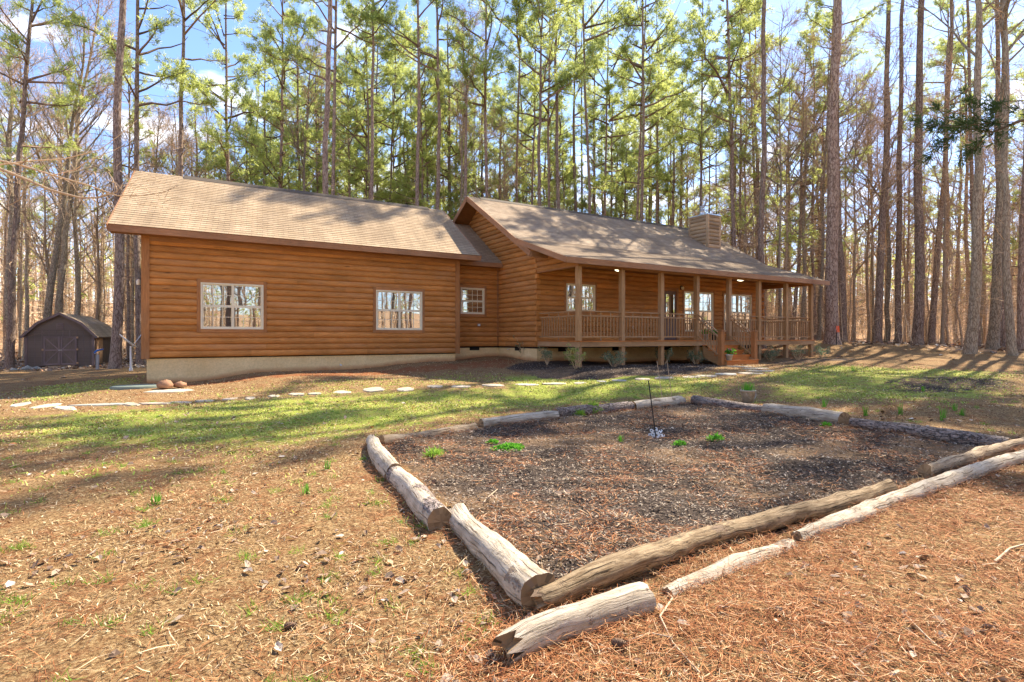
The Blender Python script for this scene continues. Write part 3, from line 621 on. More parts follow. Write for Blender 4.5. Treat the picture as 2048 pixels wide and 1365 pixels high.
# railings
bal = MB(); bal.box((-.016, -.016, .0), (.016, .016, .66)); balm = bal.build('baluster', M['rail'])
bal_mesh = balm.data; bpy.data.objects.remove(balm)
def railing(p, q, post_end=False):
    p = Vector(p); q = Vector(q); d = q-p; L = d.length; d.normalize(); side = Vector((-d.y, d.x, 0)); m = MB()
    r = empty_mesh = None
    m.beam(p+Vector((0, 0, .955)), q+Vector((0, 0, .955)), .075, .035); o = m.build('railing', M['rail'], house)
    a = MB(); a.beam(p+Vector((0, 0, .81)), q+Vector((0, 0, .81)), .04, .045); a.build('upper_rail', M['rail'], o)
    a = MB(); a.beam(p+Vector((0, 0, .13)), q+Vector((0, 0, .13)), .04, .045); a.build('lower_rail', M['rail'], o)
    for t in (.25, .5, .75):
        a = MB(); c = p+d*(L*t); a.beam(c+Vector((0, 0, .83)), c+Vector((0, 0, .94)), .03, .03, up=tuple(side))
        if t == .5: a.beam(c, c+Vector((0, 0, .11)), .03, .03, up=tuple(side))
        a.build('rail_spacer', M['rail'], o)
    n = max(4, int(round(L/.145)))
    for i in range(1, n):
        b = bpy.data.objects.new('baluster', bal_mesh); link(b); b.parent = o; b.location = Vector(p+d*(L*i/n)+Vector((0, 0, .145)))-Vector(house.location); b.rotation_euler.z = math.atan2(d.y, d.x)
yr = 13.965+PW/2
railing((MX0+.10, MY0-.06, DZ), (MX0+.10, 13.965+PW, DZ))
for i in range(7):
    if i == 3: continue
    railing((PXR[i], yr, DZ), (PXR[i+1]-PW, yr, DZ))
railing((PXR[7]-PW/2, 13.965+PW, DZ), (PXR[7]-PW/2, MY0-.06, DZ))
# stairs
SX0, SX1 = 16.70, 18.42
m = MB()
for x in (SX0+.06, SX1-.10): m.prism([(13.91, 1.2), (13.91, .75), (12.86, .36), (12.86, .66)], 0, x, x+.04)
m.build('stair_stringer', M['rail'], house)
for k in range(4):
    z = DZ-.176*(k+1); y0 = 13.91-.27*(k+1); xe = SX1 if k < 3 else SX1+.1
    m = MB(); m.box((SX0+.03, y0-.025, z-.03), (xe, y0+.27, z)); m.build('stair_tread', M['tread'], house)
    m = MB(); m.box((SX0+.05, y0, z-.178 if k < 3 else .35), (xe-.02, y0+.02, z-.031)); m.build('stair_riser', M['tread'], house)
NW = [(16.56, 12.93), (18.43, 12.93)]
for i, (x, y) in enumerate(NW):
    m = MB(); m.box((x, y, gh1(x, y)-.1), (x+.16, y+.16, 1.71)); o = m.build('newel_post', M['trim'], house); m = MB(); m.box((x-.03, y-.03, 1.711), (x+.19, y+.19, 1.745)); m.build('post_cap', M['fascia'], o)
    px = PXR[3+i]-PW/2; xx = x+.08
    t0 = Vector((px, 13.965, DZ+.95)); t1 = Vector((xx, y+.16, 1.64))
    m = MB(); m.beam(t0, t1, .075, .035); o = m.build('stair_railing', M['rail'], house)
    for dz, nm in ((-.15, 'upper_rail'), (-.80, 'lower_rail')):
        m = MB(); m.beam(t0+Vector((0, 0, dz)), t1+Vector((0, 0, dz)), .045, .045); m.build(nm, M['rail'], o)
    for j in range(1, 8):
        c = t0.lerp(t1, j/8); m = MB(); m.box((c.x-.016, c.y-.016, c.z-.78), (c.x+.016, c.y+.016, c.z-.17)); m.build('baluster', M['rail'], o)
# ------------------------------------------------------------------ windows and door
def window(x0, x1, z0, z1, y, sashes=2, cols=3, rows=2, trim=.10, fmat='cream', proud=.07, split=.5):
    """double-hung window in a wall facing -Y; y = wall plane"""
    f = MB(); yo = y-proud; fw = .035; w_ = (x1-x0-fw*2)/sashes
    def fr(a, b, c, d, t, y0, y1):       # picture frame a..b x c..d
        f.box((a, y0, c), (a+t, y1, d)); f.box((b-t, y0, c), (b, y1, d)); f.box((a+t, y0, d-t), (b-t, y1, d)); f.box((a+t, y0, c), (b-t, y1, c+t))
    fr(x0, x1, z0, z1, fw, yo, y+.06)
    panes = []
    for s in range(sashes):
        a = x0+fw+s*w_; b = a+w_
        if s: f.box((a-.022, yo+.002, z0+fw), (a+.022, y+.05, z1-fw))
        zm = z0+(z1-z0)*split
        fr(a+.004, b-.004, zm+.001, z1-fw-.001, .032, yo+.028, y+.02); fr(a+.004, b-.004, z0+fw+.001, zm-.001, .036, yo+.018, y+.02)
        panes += [(a+.036, b-.036, zm+.033, z1-fw-.033, yo+.045), (a+.04, b-.04, z0+fw+.037, zm-.037, yo+.036)]
    o = f.build('window', M[fmat], house)
    for (a, b, c, d, yy) in panes:
        t1_, t2_ = random.uniform(-.004, .004), random.uniform(-.003, .003)
        g = MB(); g.quad((a, yy+t1_, c), (b, yy+t2_, c), (b, yy-t1_, d), (a, yy-t2_, d)); g.build('pane', M['glass'], o)
        if cols > 1 or rows > 1:
            g = MB()
            for i in range(1, cols): xx = a+(b-a)*i/cols; g.box((xx-.007, yy-.012, c), (xx+.007, yy-.005, d))
            for i in range(1, rows): zz = c+(d-c)*i/rows; g.box((a, yy-.0135, zz-.007), (b, yy-.0055, zz+.007))
            g.build('grille', M[fmat], o)
    t = MB(); q = trim; yt = y-proud+.012
    t.box((x0-q, yt, z0-q), (x0-.001, y+.01, z1+q)); t.box((x1+.001, yt, z0-q), (x1+q, y+.01, z1+q)); t.box((x0, yt+.001, z1+.001), (x1, y+.01, z1+q)); t.box((x0, yt+.001, z0-q), (x1, y+.01, z0-.001))
    t.build('trim', M['trim'], o); return o
window(*W1, GY0); window(*W2, GY0); window(*W3, 19.1, sashes=1, cols=4)
window(*P1, MY0, sashes=2, cols=3)
window(*P2, MY0, sashes=2, cols=3, rows=2, split=.52); window(*P3, MY0, sashes=2, cols=3, rows=2, split=.52)
m = MB(); yd = MY0-.075; x0, x1, z0, z1 = DOOR
m.box((x0+.05, yd+.03, z0), (x1-.05, MY0+.05, z1-.05)); door = m.build('front_door', M['shedtrim'], house)
m = MB(); m.quad((x0+.17, yd+.024, 2.35), (x1-.17, yd+.024, 2.35), (x1-.17, yd+.024, 3.28), (x0+.17, yd+.024, 3.28)); m.build('door_glass', M['glass'], door)
m = MB(); m.box((x0-.06, yd, z0), (x0+.048, MY0+.02, z1+.08)); m.box((x1-.048, yd, z0), (x1+.06, MY0+.02, z1+.08)); m.box((x0+.05, yd+.002, z1-.03), (x1-.05, MY0+.02, z1+.08)); m.build('door_frame', M['trim'], door)
m = MB(); m.tube([(x1-.12, yd+.03, 2.30), (x1-.12, yd-.03, 2.30), (x1-.20, yd-.04, 2.30)], .014); m.build('door_handle', M['black'], door)
m = MB()
for a, b, c, d in ((x0+.17, x1-.17, 1.55, 2.15),): m.box((a, yd+.018, c), (b, yd+.029, d))
m.build('door_panel', M['shedtrim'], door)
# ------------------------------------------------------------------ chimney
CX0, CX1, CY0, CY1, CZ = 22.15, 23.0, 18.1, 19.15, 7.45
m = MB(); log_wall(m, (CX0, CY0, 0), (1,0,0), (0,-1,0), CX1-CX0, 5.3, CZ); log_wall(m, (CX0, CY1, 0), (0,-1,0), (-1,0,0), CY1-CY0, 5.3, CZ); log_wall(m, (CX1, CY0, 0), (0,1,0), (1,0,0), CY1-CY0, 5.3, CZ); log_wall(m, (CX1, CY1, 0), (-1,0,0), (0,1,0), CX1-CX0, 5.3, CZ)
m.box((CX0+.01, CY0+.01, 5.3), (CX1-.01, CY1-.01, CZ)); ch = m.build('chimney', M['chimlog'], house)
m = MB()
for x in (CX0-.06, CX1-.05):
    for y in (CY0-.06, CY1-.05): m.box((x, y, 5.3), (x+.11, y+.11, CZ-.002))
m.build('corner_trim', M['chimlog'], ch)
m = MB(); m.box((CX0-.08, CY0-.08, CZ), (CX1+.08, CY1+.08, CZ+.05)); m.build('chimney_cap', M['galv'], ch)
m = MB(); m.lathe((22.52, 18.75, CZ+.05), [(.16, 0), (.12, .02), (.115, .33), (.14, .34), (.14, .37), (.075, .375), (.075, .45), (.15, .46), (.15, .50), (.0, .52)]); m.build('flue_pipe', M['galv'], ch)
# curled iron ornaments on the cap
for cx_ in (22.78, 22.98):
    m = MB(); pts = []
    for i in range(19):
        t = i/18*math.pi*1.6; pts.append((cx_+.085*math.cos(t+2.2), 18.16, CZ+.16+.10*math.sin(t+2.2)))
    pts = [(cx_-.07, 18.16, CZ+.052), (cx_-.11, 18.16, CZ+.11)]+pts; m.tube(pts, .018, 6); m.build('iron_scroll', M['black'], ch)
# ------------------------------------------------------------------ porch lights, outlets, flood light
def ceiling_light(x, y, z):
    m = MB(); m.lathe((x, y, z), [(.13, .0), (.14, -.02), (.13, -.035)], 18); o = m.build('ceiling_light', M['galv'], house)
    m = MB(); m.lathe((x, y, z-.035), [(.145, 0), (.14, -.03), (.10, -.065), (.04, -.08), (.001, -.083)], 18); m.build('light_bowl', M['lamp'], o)
ceiling_light(13.45, 14.8, 3.94); ceiling_light(20.1, 14.75, 3.94)
for x in (17.02, 18.33):
    m = MB(); m.box((x-.04, MY0-.075, 3.50), (x+.04, MY0-.045, 3.68)); m.tube([(x, MY0-.07, 3.64), (x, MY0-.14, 3.67), (x, MY0-.15, 3.60)], .012, 6); o = m.build('wall_sconce', M['black'], house)
    m = MB(); m.lathe((x, MY0-.15, 3.50), [(.03, 0), (.055, .03), (.06, .10), (.045, .12)], 12); m.build('lamp_glass', M['cream'], o)
m = MB(); m.box((24.28, 13.70, 3.74), (24.40, 13.80, 3.79)); o = m.build('flood_light', M['cream'], house)
for s in (-.13, .13):
    m = MB(); m.lathe((0, 0, 0), [(.02, 0), (.035, .03), (.055, .10), (.05, .105)], 12); c = m.build('lamp_head', M['black'], o); c.location = Vector((24.34+s*.4, 13.74, 3.73))-Vector(house.location); c.rotation_euler = (R_(150), R_(40 if s > 0 else -40), 0)
m = MB(); m.box((10.08, 19.03, 1.93), (10.19, 19.06, 2.02)); o = m.build('wall_outlet', M['grey'], house); m = MB(); m.box((10.10, 19.015, 1.945), (10.17, 19.029, 2.005)); m.build('outlet_cover', M['white'], o)
m = MB(); m.box((15.55, MY0-.07, 1.83), (15.62, MY0-.05, 1.95)); m.build('porch_outlet', M['white'], house)
m = MB(); m.tube([(4.73, GY0+.06, .60), (4.73, GY0-.05, .59)], .03, 10); m.build('drain_pipe', M['white'], house)
m = MB(); m.tube([(MX0+.05, 18.25, 1.07), (MX0-.06, 18.25, 1.06), (MX0-.10, 18.25, 1.02)], .016, 8); m.build('hose_tap', M['galv'], house)
m = MB(); m.box((GXL-.10, 18.85, 2.98), (GXL-.05, 18.97, 3.16)); o = m.build('side_wall_lamp', M['black'], house); m = MB(); m.lathe((GXL-.15, 18.91, 2.98), [(.05, 0), (.06, .1), (.02, .16)], 10); m.build('lamp_glass', M['cream'], o)

# ------------------------------------------------------------------ trees
class TB:
    """numpy collector for tree geometry: tapered tubes as quads, ribbons and leaves as quads too"""
    def __init__(s): s.V = []; s.F = []; s.M = []; s.n = 0
    def tube(s, pts, rad, n, mi, twist=0.):
        pts = np.asarray(pts, float); k = len(pts); d = np.gradient(pts, axis=0); d /= np.linalg.norm(d, axis=1)[:, None]+1e-9
        ref = np.array([.9, .1, .3]) if abs(d[0][0]) < .8 else np.array([.1, .9, .3])
        a = np.cross(d, ref); a /= np.linalg.norm(a, axis=1)[:, None]+1e-9; b = np.cross(d, a)
        t = np.arange(n)*2*math.pi/n+twist; r = np.asarray(rad)[:, None, None]
        if r.shape[0] == 1: r = np.repeat(r, k, 0)
        v = pts[:, None]+r*(a[:, None]*np.cos(t)[None, :, None]+b[:, None]*np.sin(t)[None, :, None])
        i = np.arange(k-1)[:, None]*n; j = np.arange(n)[None]; j2 = (j+1) % n
        f = np.stack([i+j, i+j2, i+n+j2, i+n+j], -1).reshape(-1, 4)+s.n
        s.V.append(v.reshape(-1, 3)); s.F.append(f); s.M.append(np.full(len(f), mi)); s.n += k*n
    def quads(s, P, mi):
        """P: (m,4,3)"""
        m = len(P); s.V.append(P.reshape(-1, 3)); s.F.append(np.arange(m*4).reshape(m, 4)+s.n); s.M.append(np.full(m, mi)); s.n += 4*m
    def arr(s): return np.concatenate(s.V), np.concatenate(s.F), np.concatenate(s.M)
def unit(v): return v/(np.linalg.norm(v, axis=-1, keepdims=True)+1e-9)
def needles(tb, P, D, per, ln, wd, mi, r):
    """tufts of narrow leaves: P positions, D directions"""
    m = len(P); P = np.repeat(P, per, 0); D = np.repeat(D, per, 0)
    d = unit(D*.75+r.normal(0, .62, P.shape)+np.array([0, 0, .12])); L = ln*r.uniform(.6, 1.25, (len(P), 1)); sd_ = unit(np.cross(d, r.normal(0, 1, P.shape)))*wd*r.uniform(.6, 1.3, (len(P), 1))
    q = np.stack([P-sd_*.35, P+sd_*.35, P+d*L+sd_*.8*.6, P+d*L-sd_*.8*.6], 1); tb.quads(q, mi)
def twigs(tb, P, D, ln, wd, mi, r, bend=.25):
    """thin ribbons in two crossed segments"""
    d = unit(D); L = ln*r.uniform(.5, 1.3, (len(P), 1)); mid = P+d*L*.5+r.normal(0, bend*.12, P.shape)*L; end = P+d*L+r.normal(0, bend, P.shape)*L*.4
    sd_ = unit(np.cross(d, r.normal(0, 1, P.shape)))*wd
    tb.quads(np.stack([P-sd_, P+sd_, mid+sd_*.7, mid-sd_*.7], 1), mi); tb.quads(np.stack([mid-sd_*.7, mid+sd_*.7, end+sd_*.25, end-sd_*.25], 1), mi)
def trunk_line(H, r, wob, n=16):
    z = np.linspace(-.3, H, n); x = np.cumsum(r.normal(0, wob/n**.5, n)); y = np.cumsum(r.normal(0, wob/n**.5, n)); x -= x[0]; y -= y[0]
    return np.stack([x, y, z], 1)
def pt(line, z):
    return np.array([np.interp(z, line[:, 2], line[:, 0]), np.interp(z, line[:, 2], line[:, 1]), z])
def make_pine(seed, H=25, r0=.22, c0=.42, spread=3.2, dens=1.0, nm='needle', ntw=26, tuft=13):
    r = np.random.default_rng(seed); line = trunk_line(H, r, .28); t = np.clip(line[:, 2]/H, 0, 1)
    rad = r0*(1-.80*t**1.1); rad[0] *= 1.55; rad[1] *= 1.0
    tb = TB(); z2 = np.concatenate([[-.3, .0, .25, .7], np.linspace(1.6, H, 22)]); L2 = np.array([pt(line, z) for z in z2]); R2 = r0*(1-.82*np.clip(z2/H, 0, 1)**1.1)*np.array([1.7, 1.45, 1.2, 1.08]+[1]*22)*r.uniform(.96, 1.04, len(z2)); tb.tube(L2, R2, 10, 0)
    tr = fast('trunk', *tb.arr()[:2], [M['pbark']], smooth=True)
    tb = TB(); z = H*c0; P = []; D = []
    def branch(z, L, az, el, r1, leafed):
        n = 6; s = np.linspace(0, 1, n); d0 = np.array([math.cos(az)*math.cos(el), math.sin(az)*math.cos(el), math.sin(el)])
        b = pt(line, z)[None]+d0[None]*(s*L)[:, None]; b[:, 2] += (s**2)*L*r.uniform(-.05, .28); b += r.normal(0, .035*L, b.shape)*s[:, None]
        tb.tube(b, r1*(1-.8*s), 4, 0)
        if not leafed: return b
        ns = int(3+L*2.7)
        for k in range(ns):
            q = r.uniform(.42, 1); p0 = np.array([np.interp(q, s, b[:, i]) for i in range(3)]); dd = unit(d0*.8+r.normal(0, .55, 3)+np.array([0, 0, .25])); l2 = L*.32*r.uniform(.5, 1.2)
            e = p0+dd*l2; tb.tube(np.array([p0, (p0+e)/2+r.normal(0, .04, 3), e]), np.array([.014, .010, .005]), 3, 0)
            kk = max(3, int(7.5*l2*dens+2.5)); u = r.uniform(.25, 1.05, (kk, 1)); P.append(p0+(e-p0)*u+r.normal(0, .10, (kk, 3))); D.append(np.repeat(dd[None], kk, 0))
        return b
    while z < H-.3:
        f = (z-H*c0)/(H*(1-c0)); L = spread*(1-f**2.2)**.8*r.uniform(.45, 1.2)+.4; nb = r.integers(1, 4)
        for k in range(nb): branch(z+r.uniform(-.2, .2), L*r.uniform(.6, 1.1), r.uniform(0, 6.283), r.uniform(-.05, .45)+f*.55, .022+.012*L, r.random() > .12)
        z += r.uniform(.5, 1.15)
    for k in range(ntw):          # dead lower limbs and stubs
        zz = r.uniform(H*.08, H*(c0+.08)); branch(zz, r.uniform(.35, 2.4), r.uniform(0, 6.283), r.uniform(-.35, .35), .016, False)
    P = np.concatenate(P); D = np.concatenate(D); needles(tb, P, D, tuft, .22, .019, 1, r)
    m = 150; zz = r.uniform(H*.05, H*c0, m); a = r.uniform(0, 6.283, m); twigs(tb, np.array([pt(line, q) for q in zz]), np.stack([np.cos(a), np.sin(a), r.normal(.05, .35, m)], 1), .75, .009, 2, r, .5)
    V, F, MI = tb.arr(); cr_ = fast('crown', V, F, [M['branch'], M[nm], M['twig']], midx=MI)
    return tr, cr_
def make_bare(seed, H=20, r0=.17, fork=.45, fan=.5, bk='gbark', lim=22):
    r = np.random.default_rng(seed); tb = TB(); line = trunk_line(H*.95, r, .26); z2 = np.concatenate([[-.3, 0, .3], np.linspace(1, H*.95, 18)]); L2 = np.array([pt(line, z) for z in z2]); R2 = r0*(1-.88*np.clip(z2/H, 0, 1))*np.array([1.6, 1.35, 1.12]+[1]*18); tb.tube(L2, R2, 9, 0)
    tr = fast('trunk', *tb.arr()[:2], [M[bk]], smooth=True); tb = TB(); TP = []; TD = []
    def grow(p, d, L, r1, lev):
        n = 5; s = np.linspace(0, 1, n); b = p[None]+d[None]*(s*L)[:, None]; b += np.cumsum(r.normal(0, .035*L, b.shape), 0)*s[:, None]; b[:, 2] += s**2*L*.18
        tb.tube(b, r1*(1-.72*s), 5 if lev == 0 else 3, 0)
        if lev >= 2:
            k = 4; u = r.uniform(.15, 1, k); TP.append(np.stack([np.interp(u, s, b[:, i]) for i in range(3)], 1)); TD.append(unit(d[None]+r.normal(0, .6, (k, 3)))); return
        for k in range(4 if lev == 0 else 3):
            q = r.uniform(.25, 1); p2 = np.array([np.interp(q, s, b[:, i]) for i in range(3)]); d2 = unit(d+r.normal(0, .48, 3)+np.array([0, 0, .25])); grow(p2, d2, L*r.uniform(.35, .62), r1*.5, lev+1)
    for k in range(lim):
        z = H*(fork+(1-fork)*(k/lim)**.8*.93); f = z/H; az = r.uniform(0, 6.283); el = r.uniform(.45, 1.1); d = np.array([math.cos(az)*math.cos(el), math.sin(az)*math.cos(el), math.sin(el)])
        grow(pt(line, z), d, H*fan*(1.08-f)*r.uniform(.5, 1)*.75+.4, r0*(1-.85*f)*.55, 0)
    m = 160; zz = r.uniform(H*.08, H*.7, m); a = r.uniform(0, 6.283, m); TP.append(np.array([pt(line, q) for q in zz])); TD.append(np.stack([np.cos(a), np.sin(a), r.normal(.15, .4, m)], 1))
    twigs(tb, np.concatenate(TP), np.concatenate(TD), .85, .0085, 1, r, .5)
    V, F, MI = tb.arr(); cr_ = fast('crown', V, F, [M[bk], M['twig']], midx=MI); return tr, cr_
def make_sapling(seed, H=9, r0=.04, bk='tbark'):
    r = np.random.default_rng(seed); tb = TB(); line = trunk_line(H, r, .45); R2 = r0*(1-.85*np.linspace(0, 1, 16)); tb.tube(line, R2, 6, 0); tr = fast('trunk', *tb.arr()[:2], [M[bk]], smooth=True)
    tb = TB(); TP = []; TD = []
    for k in range(34):
        z = H*r.uniform(.12, 1); az = r.uniform(0, 6.283); el = r.uniform(.0, .7); d = np.array([math.cos(az)*math.cos(el), math.sin(az)*math.cos(el), math.sin(el)]); L = (H-z)*.22+.5; s = np.linspace(0, 1, 4)
        b = pt(line, z)[None]+d[None]*(s*L)[:, None]+r.normal(0, .05*L, (4, 3))*s[:, None]; tb.tube(b, .011*(1-.7*s), 3, 0); q = r.uniform(.2, 1, 9); TP.append(np.stack([np.interp(q, s, b[:, i]) for i in range(3)], 1)); TD.append(unit(d[None]+r.normal(0, .6, (9, 3))))
    twigs(tb, np.concatenate(TP), np.concatenate(TD), .6, .007, 1, r, .5)
    V, F, MI = tb.arr(); return tr, fast('crown', V, F, [M[bk], M['twig']], midx=MI)
PINES = [(make_pine(11, 25, .20, .42, 3.3), 25, .20), (make_pine(12, 27, .20, .50, 3.0), 27, .20), (make_pine(13, 23, .20, .36, 2.7, 1.1), 23, .20), (make_pine(14, 21, .20, .30, 2.4, .95), 21, .20), (make_pine(15, 28, .20, .60, 3.4, 1.1), 28, .20), (make_pine(16, 20, .20, .45, 2.2, .85), 20, .20), (make_pine(17, 31, .20, .70, 3.2, 1.0), 31, .20)]
BARES = [(make_bare(21, 19, .16, .42, .46), 19, .16), (make_bare(22, 22, .16, .5, .36), 22, .16), (make_bare(23, 16, .16, .35, .4, 'tbark'), 16, .16), (make_bare(24, 18, .16, .25, .28, 'tbark'), 18, .16)]
DARK = [(make_pine(18, 17, .2, .42, 4.2, 1.5, 'needle_d'), 17, .2)]
SAPS = [(make_sapling(31), 9, .04), (make_sapling(32, 11, .045), 11, .045), (make_sapling(33, 7, .035), 7, .035)]
protos = []
for L_ in (PINES, BARES, DARK, SAPS):
    for (t, c), H, r in L_: protos += [t, c]
tree_count = 0; OCC = []
def place(kind, k, x, y, dia, hs, label, group=None, lean=(0, 0), cat='tree'):
    global tree_count
    (t, c), H, r = kind[k % len(kind)]; nm = {id(PINES): 'pine_tree', id(BARES): 'bare_tree', id(DARK): 'evergreen_tree', id(SAPS): 'sapling'}[id(kind)]
    root = bpy.data.objects.new(nm, None); link(root); root.empty_display_size = .3; root.location = (x, y, gh1(x, y)-.02); root.scale = (hs, hs, hs)
    root.rotation_euler = (lean[1], lean[0], random.uniform(0, 6.28) if lean == (0, 0) else 0); tag(root, label, cat, group)
    a = bpy.data.objects.new('trunk', t.data); link(a); a.parent = root; ks = dia/2/r/hs; a.scale = (ks, ks, 1)
    b = bpy.data.objects.new('crown', c.data); link(b); b.parent = root
    if lean != (0, 0): za = random.uniform(0, 6.28); a.rotation_euler.z = za; b.rotation_euler.z = za
    tree_count += 1; OCC.append((x, y, max(.5, dia*1.5))); return root
def place_px(kind, k, px, w, label, base=None, dep=None, top=None, hs=None, cat='tree'):
    """px pixel column of the trunk, w its width in pixels; top = pixel column at the top of the picture"""
    dia_d = {'P': .34, 'B': .26, 'S': .09}
    key = 'P' if kind is PINES else 'B' if kind is BARES else 'S'
    d = dep or 1115*dia_d[key]/w; d = min(max(d, 12), 62); dia = w*d/1115; P = at(px, 675, d)
    hs = hs or random.uniform(.92, 1.1); lean = (0, 0)
    if top is not None:
        dx = (top-px)/1115*d; hgt = 400/1115*d+3; ang = math.atan2(dx, hgt); lv = Vector((Rt[0], Rt[1], 0))*math.sin(ang)
        lean = (lv.x, -lv.y)          # rotation about y tips towards +x; about x tips towards -y
    return place(kind, k, P[0], P[1], dia, hs, label, None, lean, cat)
# trees one can tell apart, left to right: kind, prototype, pixel column low, width, column at top, depth, height factor, label
KT = [
 (PINES,0,18,14,32,28,.95,'pine at the left edge of the photo with dark green low foliage'),
 (BARES,0,23,15,14,31,.95,'rough grey trunk standing left of the brown shed, at the photo edge'),
 (BARES,1,48,8,38,34,1,'slim crooked bare tree just left of the shed'),
 (BARES,2,98,8,86,33,.8,'broken-topped dead tree behind the shed'),
 (BARES,0,84,15,140,32,1.1,'thick leaning bare tree behind the left end of the shed'),
 (BARES,1,112,13,160,34,1.1,'second leaning bare trunk behind the shed peak'),
 (BARES,0,150,12,158,35,1,'forked bare tree behind the right slope of the shed'),
 (PINES,4,229,19,239,25,1.1,'big rough-barked pine in front of the shed, left of the house'),
 (PINES,1,281,12.5,276,30,1.05,'knotty pine directly behind the left corner of the house wing'),
 (BARES,3,350,7,346,36,.95,'thin grey bare tree above the left part of the wing roof'),
 (PINES,4,363,12,363,32,1.05,'straight dark pine behind the left third of the wing roof'),
 (BARES,2,388,4,384,40,1,'very thin bare tree beside the straight dark pine behind the wing'),
 (PINES,0,453,9.5,459,34,1.02,'pine with green branches either side behind the wing roof'),
 (BARES,3,468,5,466,38,1,'pale slender bare tree touching the branchy pine behind the wing'),
 (PINES,5,497,6.5,497,40,.95,'reddish small pine between two taller pines behind the wing'),
 (PINES,3,534,6,541,44,.95,'reddish thin pine left of the bluish trunk behind the wing ridge'),
 (PINES,2,553,9,557,33,1.0,'pine with bluish-grey trunk above the middle of the wing roof'),
 (BARES,1,612,9,618,33,.85,'twiggy bare tree left of the double pines behind the wing'),
 (PINES,4,640,14,654,26.5,1.12,'nearer of two leaning pale-barked pines above the wing ridge'),
 (PINES,1,653,9.5,667,31,1.1,'farther, thinner one of the two leaning pines above the wing ridge'),
 (PINES,3,677,4.5,677,48,1,'thin pine just right of the two leaning pines'),
 (PINES,2,710,5.5,697,42,.98,'thin pine leaning left behind the right half of the wing'),
 (PINES,3,733,6,734,40,.9,'left one of three close straight pines behind the wing'),
 (PINES,0,743,7.5,743,36,.95,'middle one of three close straight pines behind the wing'),
 (PINES,5,749,5,750,42,.95,'right one of three close straight pines behind the wing'),
 (PINES,0,770,7,781,39,.93,'pine leaning slightly right with bare lower limbs behind the wing'),
 (PINES,3,817,4,818,50,.9,'thin straight pine left of the rounded full pine'),
 (PINES,3,842,7,840,36,.95,'full green pine whose rounded top stands alone against the sky'),
 (PINES,2,858,7,842,37,.82,'crooked pine leaning left above the right end of the wing roof'),
 (BARES,1,919,8,932,35,1,'slender curved bare tree left of the main gable peak'),
 (BARES,3,958,5,952,40,1,'thin bare tree beside the tall pine above the main gable'),
 (PINES,1,969,8.5,969,34,1.08,'tall straight pine rising just right of the main gable peak'),
 (BARES,2,1010,5,1006,38,1,'thin grey bare tree right of the gable peak pine'),
 (PINES,4,1031,7,1036,38,1.1,'tall pine at the left end of the main ridge'),
 (PINES,0,1057,6.5,1073,40,1.05,'pine leaning right behind the left part of the main ridge'),
 (PINES,1,1093,7,1096,37,1.1,'tall grey straight pine behind the left third of the main ridge'),
 (PINES,3,1120,5,1122,42,.95,'low-branched thin pine behind the main ridge'),
 (PINES,4,1188,7.5,1172,36,1.1,'curved pine bowing left behind the middle of the main ridge'),
 (PINES,0,1208,6.5,1207,38,1,'straight dark pine right of the curved one'),
 (PINES,5,1251,5,1251,44,.9,'short thin pine behind the middle of the main ridge'),
 (PINES,0,1265,7,1278,37,1.05,'reddish pine leaning right behind the main ridge'),
 (PINES,1,1286,8.5,1288,35,1.1,'bluish-grey straight pine beside the reddish leaning pine'),
 (PINES,5,1300,5,1301,42,.9,'thin pine right of the bluish-grey straight pine'),
 (PINES,3,1312,7,1314,40,.85,'reddish pine with flat green layers behind the main ridge'),
 (PINES,3,1335,5,1335,44,.85,'thin dark pine with a forked crown left of the chimney'),
 (BARES,2,1393,5,1385,38,.8,'curving bare tree just left of the chimney'),
 (PINES,2,1434,5,1434,44,.9,'thin pine rising straight above the chimney'),
 (PINES,0,1469,10,1468,31,1.05,'thick pine just right of the chimney'),
 (PINES,3,1479,7,1481,34,1,'thinner pine touching the thick pine right of the chimney'),
 (BARES,3,1491,6,1493,33,1,'pale grey slender tree right of the chimney'),
 (PINES,1,1514,7,1502,36,1,'dark pine leaning left above the roof right of the chimney'),
 (PINES,4,1525,13,1528,28,1.1,'big dark-limbed pine above the right slope of the main roof'),
 (PINES,5,1584,8,1604,34,.95,'dark pine leaning right above the porch roof end'),
 (BARES,3,1570,6,1576,32,.9,'crooked bare tree above the porch roof end'),
 (BARES,0,1636,8,1652,31,.95,'bare tree leaning right just left of the biggest pine'),
 (PINES,6,1664,24,1668,29,1.15,'biggest pine of all, beside the right end of the porch, orange ribbon at its foot'),
 (PINES,6,1685,14,1690,31,.75,'stout trunk close behind the biggest pine'),
 (BARES,3,1708,6,1710,32,.9,'thin grey tree right of the biggest pine'),
 (BARES,2,1737,6,1736,33,.85,'thin bare tree between the biggest pine and the red-brown trunk'),
 (PINES,6,1755,14,1768,31,1.05,'red-brown pine leaning right in the right-hand woods'),
 (BARES,0,1772,10,1775,32,1,'grey hardwood close beside the red-brown leaning pine'),
 (PINES,6,1797,12,1795,31.5,1,'straight brown trunk in the middle of the right-hand woods'),
 (PINES,6,1834,18,1856,30,1.1,'thick dark pine leaning right in the right-hand woods'),
 (PINES,6,1862,12,1893,32,1,'dark pine leaning right beside the thick one'),
 (BARES,3,1885,7,1888,30,.9,'slim tan tree left of the grey foremost trunk'),
 (BARES,1,1937,20,1934,26,1.25,'grey foremost trunk at the lawn edge in the right-hand woods'),
 (PINES,6,1955,9,1950,32,1,'narrow trunk close behind the grey foremost trunk'),
 (BARES,1,1983,19,1990,28.5,1.2,'smooth tan trunk second from the right edge group'),
 (PINES,6,2006,12,1998,30,1.1,'red-brown pine near the right edge of the photo'),
 (BARES,1,2026,15,2019,24.5,1.2,'mottled grey trunk with dark foot near the right edge'),
 (PINES,6,2042,12,2041,27,1.1,'red-brown pine cut by the right edge of the photo'),
]
random.seed(3)
